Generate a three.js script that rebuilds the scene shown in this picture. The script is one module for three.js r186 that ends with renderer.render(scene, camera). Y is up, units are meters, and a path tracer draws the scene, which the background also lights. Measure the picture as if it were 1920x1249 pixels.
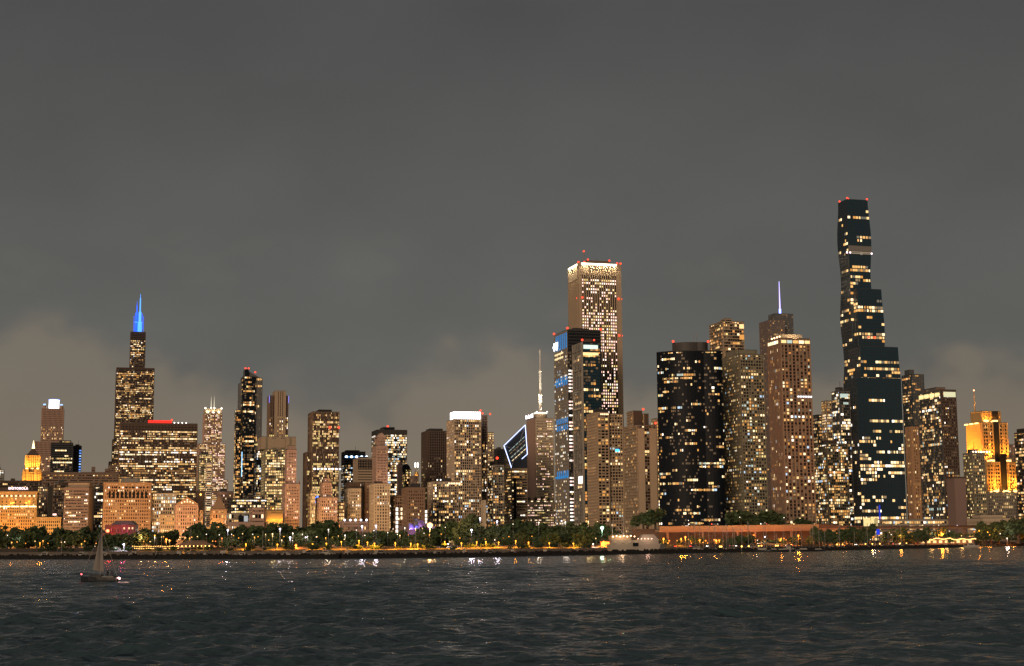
import * as THREE from 'three';
import { mergeGeometries } from 'three/addons/utils/BufferGeometryUtils.js';
import { FontLoader } from 'three/addons/loaders/FontLoader.js';
import { TextGeometry } from 'three/addons/geometries/TextGeometry.js';
import { MarchingCubes } from 'three/addons/objects/MarchingCubes.js';

// ---------------------------------------------------------------- camera, sky, night glow, exposure
const scene = new THREE.Scene();
const camera = new THREE.PerspectiveCamera(25.15, 1920 / 1249, 1, 30000);
camera.position.set(0, 7, 0);
camera.rotation.order = 'YXZ';
camera.rotation.set(Math.atan(390.5 / 2800), 0, -0.007);      // looking a little up, the boat heeling slightly

const renderer = new THREE.WebGLRenderer({ antialias: true });
renderer.setSize(1024, 666);
renderer.toneMapping = THREE.LinearToneMapping;
renderer.toneMappingExposure = 1;
renderer.shadowMap.enabled = true;

function hash2(x, y, s = 0) { let h = Math.imul(x | 0, 374761393) ^ Math.imul(y | 0, 668265263) ^ Math.imul(s | 0, 974634541); h = Math.imul(h ^ (h >>> 13), 1274126177); return ((h ^ (h >>> 16)) >>> 0) / 4294967296; }
function vnoise(x, y, s = 0) { const i = Math.floor(x), j = Math.floor(y), f = x - i, g = y - j, u = f * f * (3 - 2 * f), v = g * g * (3 - 2 * g); return (hash2(i, j, s) * (1 - u) + hash2(i + 1, j, s) * u) * (1 - v) + (hash2(i, j + 1, s) * (1 - u) + hash2(i + 1, j + 1, s) * u) * v; }
const fbm = (x, y, s = 0) => 0.5 * vnoise(x, y, s) + 0.25 * vnoise(x * 2.03, y * 2.03, s + 1) + 0.15 * vnoise(x * 4.1, y * 4.1, s + 2) + 0.1 * vnoise(x * 8.3, y * 8.3, s + 3);
const sstep = (a, b, x) => { const t = Math.min(1, Math.max(0, (x - a) / (b - a))); return t * t * (3 - 2 * t); };
const mix = (a, b, t) => a + (b - a) * t;
function rng(seed) { let s = seed >>> 0; return () => { s = (s + 0x6d2b79f5) | 0; let t = Math.imul(s ^ (s >>> 15), 1 | s); t = (t + Math.imul(t ^ (t >>> 7), 61 | t)) ^ t; return ((t ^ (t >>> 14)) >>> 0) / 4294967296; }; }

{ // overcast night sky over a lit city: grey cloud deck, low banks of cloud catching the city's warm light
  const W = 2048, H = 1024, data = new Float32Array(W * H * 4);
  const stops = [[-90, .10, .097, .09], [0, .152, .128, .102], [3.5, .130, .119, .103], [7, .11, .11, .102], [11, .099, .1, .094], [15, .087, .087, .084], [20, .073, .072, .073], [45, .068, .069, .071], [90, .067, .068, .07]];
  for (let r = 0; r < H; r++) {
    const el = ((r + .5) / H - .5) * 180;
    let k = 0; while (k < stops.length - 2 && el > stops[k + 1][0]) k++;
    const t = Math.min(1, Math.max(0, (el - stops[k][0]) / (stops[k + 1][0] - stops[k][0])));
    for (let c = 0; c < W; c++) {
      const az = ((c + .5) / W * 360 - 90 + 540) % 360 - 180;                 // 0 = the way the camera looks, + to the right
      const deck = fbm(az * .045 + el * .05, el * .1 - az * .03, 5) + .5 * fbm(az * .16, el * .3, 9);
      const s = 1.03 + .34 * (deck - .72);
      const ang = az * Math.PI / 180, nx = Math.cos(ang) * 8, ny = Math.sin(ang) * 8;   // seamless round the horizon
      let top = 1.5 + 4.6 * fbm(nx * 1.1 + 40, ny * 1.1 + 40, 21);
      top += 4.2 * Math.exp(-(((az + 18.5) / 6.5) ** 2)) + 2.6 * Math.exp(-(((az + .8) / 3.6) ** 2)) + 2.4 * Math.exp(-(((az - 17) / 5) ** 2));
      const ragged = 2.6 * (fbm(az * .6, el * .9, 31) - .5) + .7 * (fbm(az * 2.2, el * 2.6, 33) - .5);
      const bank = (1 - sstep(-.6, 1.5, el - top - ragged)) * (el > -1 ? 1 : 0);
      const wisp = sstep(.6, .78, fbm(az * .35 + 7, el * .8, 41)) * sstep(14, 6, el) * sstep(2, 5, el);
      for (let j = 0; j < 3; j++) data[(r * W + c) * 4 + j] = mix(stops[k][j + 1], stops[k + 1][j + 1], t) * s + (bank * 1.15 + wisp * .25) * [.055, .036, .016][j];
      data[(r * W + c) * 4 + 3] = 1;
    }
  }
  const sky = new THREE.DataTexture(data, W, H, THREE.RGBAFormat, THREE.FloatType);
  sky.mapping = THREE.EquirectangularReflectionMapping; sky.magFilter = THREE.LinearFilter; sky.wrapS = THREE.RepeatWrapping; sky.needsUpdate = true;
  scene.background = sky; scene.environment = sky;
}
const glow = new THREE.DirectionalLight(new THREE.Color(1, .69, .45), 1.8);     // the soft warm night glow that lies on all facades
glow.position.set(-900, 560, 1100); glow.target.position.set(0, 60, -1700);
glow.castShadow = true; glow.shadow.radius = 36; glow.shadow.mapSize.set(4096, 4096);
Object.assign(glow.shadow.camera, { left: -2500, right: 2500, top: 2500, bottom: -2500, near: 1, far: 8000 });
scene.add(glow, glow.target);

// ---------------------------------------------------------------- plan of the city in metres
// x to the right, z towards the viewer, r the turn of the street grid in degrees; w, d, h width, depth, height; t steps: left, right, top, front, back
const GROUND = 2.2;
const PLAN = {
  bluetop: {x:-897.2,z:-2612.0,r:16,w:17.5,d:20,h:133.9},
  lantern: {x:-934.5,z:-3027.6,r:16,w:43.2,d:45,h:276.2,t:[[-35.2,22.2,209.6,23.4,-27.0],[-9.8,12.9,296.7,11.2,-11.2]]},
  goldgothic: {x:-742.7,z:-2314.4,r:16,w:21.1,d:24,h:140.7,t:[[-13.9,13.4,115.2,14.9,-14.4],[-12.8,-6.2,119.3,16.8,12.0],[4.7,12.1,119.2,16.8,12.0]]},
  darkbox: {x:-761.4,z:-2524.1,r:16,w:35.1,d:40,h:173.6,t:[[-4.6,14.3,177.6,12.0,-12.0]]},
  blueedge: {x:-743.6,z:-2552.4,r:16,w:13.1,d:22,h:170.7},
  lowslabA: {x:-737.5,z:-2183.3,r:16,w:102.2,d:40,h:96.2,t:[[5.8,11.0,99.7,8.0,0.0]]},
  lowslabB: {x:-602.3,z:-2087.9,r:16,w:100.9,d:50,h:102.9,t:[[14.3,18.6,110.8,10.0,0.0],[32.3,37.3,108.5,10.0,0.0],[38.4,45.6,113.0,20.0,0.0]]},
  goldpalace: {x:-606.1,z:-1784.7,r:16,w:77.7,d:50,h:66.8},
  goldannex: {x:-527.3,z:-1708.0,r:16,w:25.8,d:30,h:35.1},
  greyshaft: {x:-596.8,z:-1912.4,r:4,w:12.6,d:24,h:77.9},
  darkinfill: {x:-608.7,z:-2017.0,r:16,w:18.4,d:30,h:86.5},
  mauveoffice: {x:-496.7,z:-1717.3,r:6,w:27.1,d:32,h:68.7,t:[[-10.2,15.8,73.7,11.2,-9.6]]},
  striplit: {x:-541.7,z:-1964.3,r:16,w:13.4,d:26,h:79.3},
  terracotta: {x:-440.3,z:-1711.1,r:16,w:51.1,d:50,h:72.9,t:[[-6.4,13.6,78.5,5.0,-15.0]]},
  brightwall: {x:-400.0,z:-1718.1,r:16,w:26.4,d:30,h:61.4},
  lowterra: {x:-382.8,z:-1666.9,r:16,w:16.8,d:20,h:36.5},
  gable: {x:-362.9,z:-1667.7,r:16,w:23.5,d:30,h:47.3},
  gableannex: {x:-347.5,z:-1670.1,r:16,w:3.7,d:20,h:41.0},
  redslab: {x:-554.9,z:-2335.4,r:16,w:117.4,d:40,h:188.7},
  tubes: {x:-817.1,z:-3213.5,r:16,w:78.7,d:68,h:378.4,t:[[-11.7,19.7,459.4,13.6,-12.2],[-42.8,0.3,226.2,11.6,-34.0],[-49.0,-29.2,178.8,6.8,-27.2]]},
  crowned: {x:-609.6,z:-3025.9,r:16,w:34.8,d:44,h:264.3,t:[[-27.3,24.4,202.9,24.2,-26.4],[-30.0,30.9,130.4,26.4,-28.6]]},
  tanyellow: {x:-455.4,z:-2214.2,r:16,w:19.1,d:24,h:134.6},
  brownpier: {x:-368.9,z:-1772.1,r:16,w:10.7,d:22,h:65.6},
  ladder: {x:-355.1,z:-1747.4,r:16,w:5.0,d:14,h:97.5},
  pyramidhall: {x:-320.3,z:-1633.7,r:16,w:15.6,d:24,h:41.2},
  pinkblock: {x:-348.3,z:-1814.0,r:16,w:17.5,d:24,h:66.1},
  bladeA: {x:-389.8,z:-2188.8,r:16,w:17.5,d:34,h:246.0,t:[[-17.1,-10.2,197.3,11.9,-10.2],[9.0,19.8,246.4,12.9,-6.8]]},
  shoulder: {x:-394.9,z:-2518.9,r:16,w:18.2,d:34,h:258.0,t:[[-18.3,13.9,250.1,14.3,-14.3]]},
  lanternbox: {x:-317.4,z:-2026.8,r:16,w:41.3,d:44,h:129.2,t:[[-25.9,20.4,145.7,20.7,-20.7]]},
  pinktower: {x:-248.0,z:-1674.7,r:16,w:16.1,d:26,h:69.6,t:[[-6.4,4.3,107.5,10.4,-5.2],[-4.2,3.0,111.9,6.5,-2.6]]},
  inkglass: {x:-358.2,z:-2113.0,r:16,w:10.8,d:24,h:133.4},
  inklow: {x:-314.9,z:-1780.2,r:16,w:41.9,d:30,h:55.9,t:[[-2.3,17.7,59.7,9.0,-6.0]]},
  museumbox: {x:-298.6,z:-1632.7,r:16,w:22.6,d:20,h:37.0},
  pinkgarage: {x:-276.7,z:-1622.4,r:16,w:13.0,d:22,h:42.3},
  goldhall: {x:-258.0,z:-1615.8,r:16,w:17.1,d:28,h:39.2},
  terrace: {x:-285.4,z:-1602.0,r:16,w:38.4,d:14,h:26.9},
  fintower: {x:-294.9,z:-2326.9,r:16,w:41.7,d:44,h:205.0,t:[[-9.5,10.4,209.0,13.2,-13.2],[-28.4,-22.7,142.9,17.6,-17.6]]},
  bluerow: {x:-258.0,z:-2419.1,r:16,w:33.9,d:30,h:149.0},
  louverbox: {x:-210.9,z:-2119.8,r:16,w:25.1,d:34,h:121.9},
  gabletower: {x:-170.2,z:-1915.5,r:16,w:14.7,d:28,h:126.2},
  creammason: {x:-152.6,z:-1716.0,r:16,w:18.1,d:28,h:70.5},
  brightglass: {x:-192.6,z:-2328.5,r:16,w:46.6,d:46,h:176.3,t:[[-11.9,5.8,181.1,13.8,-13.8]]},
  mauveslab: {x:-152.1,z:-2007.7,r:16,w:4.2,d:14.9,h:106.8},
  domeglass: {x:-144.2,z:-2031.7,r:16,w:7.9,d:22,h:102.0},
  twinlights: {x:-129.3,z:-1960.7,r:16,w:7.8,d:20,h:89.5},
  inktower: {x:-111.9,z:-2123.1,r:16,w:28.1,d:40,h:159.4,t:[[-8.8,9.8,163.0,12.0,-12.0]]},
  archslim: {x:-228.3,z:-1700.4,r:16,w:5.5,d:20,h:60.5},
  pinkhotel: {x:-210.9,z:-1696.2,r:16,w:19.8,d:28,h:54.7,t:[[-5.7,4.5,71.6,8.4,-5.6],[-3.5,3.1,76.4,5.6,-2.8]]},
  yellowfill: {x:-196.8,z:-1710.5,r:16,w:6.5,d:20,h:49.8},
  tanmason: {x:-185.3,z:-1734.5,r:16,w:14.7,d:26,h:66.0,t:[[-11.5,7.1,72.8,10.4,-10.4]]},
  brownside: {x:-172.3,z:-1752.8,r:16,w:6.2,d:24.8,h:73.4},
  pavilionrow: {x:-169.9,z:-1601.6,r:16,w:28.1,d:16,h:26.6},
  whitecolumn: {x:-134.6,z:-1732.7,r:16,w:8.2,d:24,h:57.2},
  brownmason: {x:-114.2,z:-1716.4,r:16,w:21.3,d:28,h:66.0},
  heritage: {x:-59.6,z:-1822.0,r:16,w:33.9,d:36,h:151.2,t:[[-15.0,17.8,161.4,12.6,-9.0],[22.4,29.9,157.7,0.0,-18.0]]},
  heritagewing: {x:-84.2,z:-1806.9,r:16,w:32.1,d:26,h:76.0},
  tanbehind: {x:-34.2,z:-2014.9,r:16,w:10.4,d:28,h:149.4},
  greyflats: {x:-21.9,z:-1865.4,r:16,w:14.3,d:28,h:98.3},
  inkroof: {x:-22.5,z:-2315.3,r:16,w:13.7,d:28,h:145.5},
  creamslot: {x:-34.6,z:-1764.4,r:16,w:3.0,d:8.2,h:52.7},
  diamond: {x:3.4,z:-1970.3,r:16,w:21.7,d:36,h:99.0},
  prudent: {x:39.1,z:-2124.0,r:16,w:26.8,d:42.2,h:176.4,t:[[-33.0,12.8,58.2,31.6,-23.2]]},
  bluefin: {x:77.2,z:-1750.3,r:16,w:41.3,d:51.1,h:248.2},
  parkglass: {x:76.5,z:-1516.7,r:16,w:19.4,d:29.1,h:204.4},
  fluted: {x:106.2,z:-1891.6,r:16,w:56.7,d:43.2,h:354.3},
  slabflats: {x:80.0,z:-1393.3,r:16,w:11.5,d:24.3,h:122.6,t:[[7.2,20.9,121.3,8.5,-12.1]]},
  tanpiers: {x:112.2,z:-1318.6,r:16,w:17.3,d:33.7,h:104.3,t:[[-16.0,-0.0,117.4,6.7,-8.4],[2.0,6.0,114.9,6.7,-3.4]]},
  litbehind: {x:146.1,z:-1507.2,r:16,w:7.0,d:12.9,h:126.0},
  gridflats: {x:210.1,z:-1351.2,r:16,w:23.3,d:37.4,h:169.7,t:[[-21.0,9.4,174.5,11.2,-11.2]]},
  bandedtop: {x:220.6,z:-1519.2,r:16,w:23.0,d:33.4,h:224.7,t:[[-4.3,2.8,228.9,6.7,-3.3]]},
  spired: {x:426.3,z:-2422.9,r:16,w:26.5,d:40.0,h:357.9,t:[[3.9,36.6,371.5,4.0,-20.0]]},
  brownpiers: {x:234.4,z:-1255.0,r:16,w:27.6,d:23.2,h:171.8,t:[[-9.0,9.9,176.2,5.8,-5.8]]},
  duskfar: {x:350.3,z:-1706.6,r:16,w:8.2,d:11.4,h:145.1},
  beigestep: {x:350.0,z:-1656.4,r:16,w:8.0,d:11.0,h:156.4},
  greenflats: {x:322.1,z:-1517.7,r:16,w:23.5,d:30,h:99.6},
  curvedglass: {x:346.4,z:-1569.6,r:16,w:12.3,d:16.6,h:158.6},
  tealslab: {x:475.2,z:-1762.2,r:16,w:16.9,d:20.5,h:196.3,t:[[-11.7,-1.8,201.9,6.1,-4.1]]},
  slimtan: {x:402.9,z:-1506.3,r:16,w:8.8,d:10.6,h:116.2},
  flankflats: {x:420.0,z:-1471.9,r:16,w:17.1,d:40.6,h:148.1,t:[[-16.1,1.7,151.1,12.2,-12.2]]},
  blankwall: {x:412.9,z:-1398.1,r:16,w:11.7,d:13.5,h:60.7},
  golden: {x:546.0,z:-1718.5,r:16,w:34.1,d:28.8,h:135.2,t:[[-24.5,16.1,148.5,8.6,-8.6],[-18.6,20.9,89.9,23.0,5.8],[-21.8,21.0,55.1,24.8,2.9]]},
  tangrid: {x:449.6,z:-1459.3,r:16,w:13.7,d:15.3,h:86.2},
  pinkback: {x:602.9,z:-1803.6,r:16,w:5.6,d:5.9,h:115.7},
  duskright: {x:576.0,z:-1664.4,r:16,w:22.5,d:23.5,h:120.5,t:[[-18.7,1.8,124.4,7.1,-7.1]]},
  terminal: {x:430.7,z:-1356.1,r:16,w:33.5,d:24,h:22.1,t:[[-14.4,8.6,25.0,4.8,-7.2]]},
  glasspodium: {x:378.0,z:-1419.7,r:16,w:59.2,d:24,h:22.3},
  stemA: {x:378.5,z:-1618.0,r:16,w:26.8,d:21.5,h:374.5},
  stemB: {x:385.0,z:-1613.7,r:16,w:30.4,d:28.1,h:273.4},
  stemC: {x:391.6,z:-1607.8,r:16,w:46.9,d:27.8,h:209.3},
  stemD: {x:389.1,z:-1604.1,r:16,w:53.0,d:26.6,h:175.0},
};
const TREFOIL = [[154.0,166.3,-1270],56.6,[155.5,175.0,-1270]];
const STEM = [[374.9,374.2,-1600],[385.5,274.6,-1600],[395.0,210.7,-1590],[387.9,176.3,-1590]];
const TREES = [[-463.8,-1275.6,12.7,10.8,2,0.0],[-479.7,-1336.3,18.5,13.0,0,0.0],[-489.2,-1390.6,16.5,14.6,5,0.0],[-455.0,-1317.4,11.8,11.3,1,0.0],[-433.6,-1270.0,20.4,15.0,3,0.0],[-438.2,-1313.3,13.0,9.1,1,0.0],[-433.6,-1322.7,18.6,15.4,1,0.0],[-440.3,-1368.8,19.2,16.3,5,0.0],[-410.6,-1298.9,12.1,9.8,4,0.0],[-417.0,-1333.1,20.5,18.9,3,0.0],[-396.3,-1303.3,16.9,14.7,2,0.0],[-421.1,-1410.6,19.4,13.6,4,0.0],[-416.4,-1418.8,14.7,11.8,4,0.0],[-385.7,-1328.5,14.3,10.0,4,0.0],[-367.2,-1292.1,20.3,14.3,2,0.0],[-387.4,-1400.2,19.5,15.0,2,0.0],[-380.5,-1400.3,12.8,9.4,1,0.0],[-416.7,-1158.8,8.8,6.0,2,0.0],[-409.2,-1165.3,10.1,8.5,3,0.0],[-384.3,-1124.3,10.4,10.0,4,0.0],[-386.8,-1151.9,12.0,8.4,0,0.0],[-372.8,-1133.0,7.9,5.4,0,0.0],[-370.0,-1149.1,13.5,11.9,0,0.0],[-359.8,-1147.8,8.2,7.8,5,0.0],[-353.0,-1158.7,8.7,6.9,1,0.0],[-334.3,-1132.9,13.7,11.6,0,0.0],[-324.2,-1122.2,12.1,11.5,4,0.0],[-325.0,-1149.3,12.2,10.3,4,0.0],[-312.5,-1137.8,11.1,10.6,4,0.0],[-284.1,-1062.2,11.1,8.8,0,0.0],[-278.2,-1048.4,12.0,11.8,2,0.0],[-275.9,-1069.6,8.8,6.6,1,0.0],[-267.6,-1046.1,12.2,11.6,2,0.0],[-265.8,-1064.0,12.2,11.8,4,0.0],[-293.3,-1197.8,15.3,12.0,4,0.0],[-284.6,-1189.6,15.4,14.0,1,0.0],[-276.4,-1165.1,12.5,9.1,4,0.0],[-279.1,-1215.7,13.0,9.4,0,0.0],[-273.1,-1215.0,14.9,12.2,5,0.0],[-279.1,-1315.9,16.4,12.4,3,0.0],[-281.9,-1351.2,23.4,18.5,2,0.0],[-289.0,-1433.7,23.5,19.7,3,0.0],[-251.6,-1283.2,14.6,9.9,4,0.0],[-260.9,-1360.5,18.1,14.2,3,0.0],[-260.7,-1413.3,20.3,15.4,1,0.0],[-243.0,-1366.3,20.4,19.8,2,0.0],[-236.0,-1365.9,19.8,16.4,3,0.0],[-241.3,-1440.1,21.8,21.4,1,0.0],[-232.6,-1440.4,14.2,10.2,2,0.0],[-208.3,-1320.9,20.2,18.8,5,0.0],[-212.5,-1401.7,14.3,13.8,5,0.0],[-210.0,-1441.9,18.7,18.6,4,0.0],[-189.6,-1353.4,16.0,11.9,1,0.0],[-169.5,-1283.3,16.2,11.1,1,0.0],[-173.3,-1367.1,23.7,22.1,5,0.0],[-163.2,-1325.1,21.1,16.2,0,0.0],[-166.6,-1434.9,15.0,10.9,5,0.0],[-153.6,-1399.1,14.4,13.0,2,0.0],[-248.4,-1192.6,11.5,8.1,5,0.0],[-237.5,-1183.5,9.5,8.1,5,0.0],[-210.3,-1095.5,8.3,5.9,0,0.0],[-204.8,-1104.2,9.2,8.5,1,0.0],[-193.3,-1101.3,7.5,5.7,0,0.0],[-191.0,-1146.1,10.6,10.4,0,0.0],[-179.4,-1131.9,11.4,9.2,3,0.0],[-181.6,-1197.9,12.3,11.1,3,0.0],[-163.2,-1121.7,8.7,6.1,4,0.0],[-152.5,-1099.6,12.5,12.0,4,0.0],[-145.2,-1109.1,9.8,7.1,2,0.0],[-147.5,-1195.4,8.4,6.4,5,0.0],[-129.7,-1122.8,10.1,8.4,3,0.0],[-146.1,-1040.4,6.8,4.8,2,0.0],[-134.4,-1001.8,5.8,5.1,3,0.0],[-130.0,-1052.6,6.9,5.6,1,0.0],[-116.7,-1012.0,6.0,4.2,5,0.0],[-114.1,-1050.2,6.5,4.7,3,0.0],[-110.4,-1066.8,6.3,5.5,5,0.0],[-100.9,-1055.5,5.2,3.7,2,0.0],[-150.5,-1375.4,14.7,12.9,4,0.0],[-127.6,-1250.5,13.7,11.5,3,0.0],[-120.4,-1259.9,10.6,7.5,1,0.0],[-114.6,-1280.8,15.5,13.0,2,0.0],[-114.5,-1352.6,13.4,11.9,0,0.0],[-103.4,-1288.1,11.0,9.5,0,0.0],[-96.5,-1290.3,13.8,12.4,1,0.0],[-88.6,-1319.7,10.6,10.2,1,0.0],[-82.7,-1390.4,15.0,14.2,5,0.0],[-72.1,-1290.3,17.2,12.9,3,0.0],[-68.2,-1328.6,9.3,8.7,3,0.0],[-100.0,-1084.4,11.1,9.3,0,0.0],[-95.4,-1059.0,7.6,5.5,2,0.0],[-91.7,-1100.8,11.0,10.5,0,0.0],[-81.8,-1085.6,6.5,5.2,2,0.0],[-74.4,-1070.7,8.3,6.3,0,0.0],[-74.2,-1100.2,11.0,8.3,1,0.0],[-61.7,-1022.8,10.4,10.0,4,0.0],[-59.1,-1332.7,19.9,18.1,0,0.0],[-47.5,-1240.2,20.4,15.7,0,0.0],[-37.5,-1175.5,17.4,13.5,4,0.0],[-31.4,-1202.0,16.7,14.3,2,0.0],[-28.0,-1182.3,24.2,20.3,1,0.0],[-20.4,-1349.3,17.0,12.6,0,0.0],[-13.7,-1168.2,16.9,14.6,5,0.0],[-5.5,-1232.6,19.9,15.9,2,0.0],[-35.9,-1027.8,6.8,5.7,3,0.0],[-24.4,-1021.6,9.1,7.3,2,0.0],[-17.8,-1084.9,6.6,4.5,4,0.0],[-10.0,-1047.3,7.0,5.6,5,0.0],[-3.1,-1085.5,7.3,5.2,0,0.0],[0.2,-1352.3,19.0,16.9,4,0.0],[7.2,-1332.7,23.0,17.3,5,0.0],[15.0,-1295.6,16.6,14.7,4,0.0],[18.9,-1260.6,18.2,14.6,1,0.0],[27.9,-1251.6,17.6,17.4,3,0.0],[38.1,-1321.3,16.4,16.1,4,0.0],[40.2,-1253.3,18.9,15.4,1,0.0],[54.1,-1388.8,14.7,11.6,2,0.0],[56.9,-1279.7,18.6,15.6,1,0.0],[66.1,-1296.8,14.1,10.6,4,0.0],[75.1,-1392.8,15.4,11.6,2,0.0],[84.6,-1392.3,18.6,13.9,5,0.0],[7.7,-1005.2,9.9,9.6,5,0.0],[17.7,-1099.8,7.7,5.7,5,0.0],[22.2,-1003.2,8.2,6.6,1,0.0],[25.7,-1000.3,9.0,8.9,0,0.0],[35.7,-1020.7,11.3,10.6,2,0.0],[38.9,-1047.3,11.9,8.8,2,0.0],[46.8,-1003.0,10.9,10.0,0,0.0],[49.3,-1006.3,6.9,6.4,5,0.0],[53.0,-1163.6,12.6,9.6,4,0.0],[59.7,-1163.8,17.6,17.1,3,0.0],[68.5,-1151.2,14.2,14.0,5,0.0],[73.3,-1162.6,13.7,13.4,1,0.0],[100.6,-1164.8,13.9,13.7,1,13.3],[103.8,-1157.2,9.4,7.8,4,13.3],[108.7,-1151.3,14.6,12.9,5,13.3],[180.0,-1224.4,11.5,10.2,2,13.3],[181.2,-1197.3,13.7,15.1,4,13.3],[190.4,-1217.3,10.5,12.4,1,13.3],[191.9,-1193.6,10.4,9.9,1,13.3],[200.3,-1219.2,12.2,12.3,5,13.3],[202.3,-1186.6,13.0,16.2,0,13.3],[215.2,-1212.8,6.2,5.4,1,13.3],[216.3,-1187.6,4.5,5.5,2,13.3],[229.6,-1198.0,7.6,9.3,0,13.3],[236.9,-1204.8,6.3,5.7,1,13.3],[149.9,-1052.0,5.6,4.3,1,0.0],[153.5,-1043.7,6.1,6.4,3,0.0],[155.3,-1042.0,7.3,7.2,0,0.0],[161.1,-1053.9,6.2,5.4,5,0.0],[112.5,-1111.3,5.9,6.4,5,0.0],[121.5,-1103.9,4.5,3.4,5,0.0],[132.7,-1116.4,7.2,6.7,0,0.0],[138.8,-1111.0,6.6,5.3,3,0.0],[150.5,-1110.1,5.7,5.4,5,0.0],[172.1,-1089.6,7.6,6.4,0,0.0],[186.3,-1109.0,5.4,5.9,2,0.0],[190.6,-1094.8,4.9,5.1,1,0.0],[196.7,-1103.9,4.9,4.1,2,0.0],[200.9,-1085.3,7.0,7.2,5,0.0],[206.7,-1092.5,4.5,4.8,0,0.0],[216.2,-1092.0,5.7,5.2,3,0.0],[215.9,-1082.9,11.7,7.0,3,0.0],[216.4,-1061.8,12.6,9.1,1,0.0],[219.7,-1055.4,12.2,7.6,2,0.0],[223.6,-1052.0,8.7,7.0,4,0.0],[228.3,-1052.7,10.8,9.3,0,0.0],[244.4,-1099.8,13.1,8.5,5,0.0],[247.5,-1097.8,8.7,7.1,5,0.0],[243.9,-1067.5,8.9,7.5,1,0.0],[248.6,-1057.2,14.1,9.2,1,0.0],[284.0,-1139.1,9.8,7.2,5,0.0],[298.8,-1173.7,13.4,9.6,3,0.0],[295.8,-1141.6,9.9,8.5,5,0.0],[309.1,-1179.6,9.8,9.2,1,0.0],[311.5,-1154.6,12.5,10.2,1,0.0],[307.2,-1122.9,8.3,7.3,5,0.0],[334.8,-1203.1,7.9,5.4,0,0.0],[336.4,-1184.6,12.1,8.7,1,0.0],[333.7,-1151.8,10.4,7.4,2,0.0],[351.3,-1196.7,8.2,7.2,2,0.0],[366.0,-1224.9,8.9,6.3,3,0.0],[372.5,-1212.6,9.0,6.1,3,0.0],[367.0,-1178.0,9.0,8.9,4,0.0],[396.2,-1252.3,17.1,13.8,1,0.0],[399.7,-1242.3,17.3,17.0,0,0.0],[403.6,-1228.6,15.3,14.4,1,0.0],[403.7,-1204.0,19.5,18.2,4,0.0],[424.1,-1247.6,12.9,11.8,2,0.0],[412.7,-1188.4,11.3,8.9,4,0.0],[443.4,-1247.6,11.5,9.9,2,0.0],[442.4,-1221.9,16.2,16.1,1,0.0],[-169.1,-960.2,4.9,5.6,5,0.0],[-132.1,-964.9,4.6,4.4,5,0.0],[-61.9,-980.4,6.1,6.3,5,0.0]];
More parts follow.
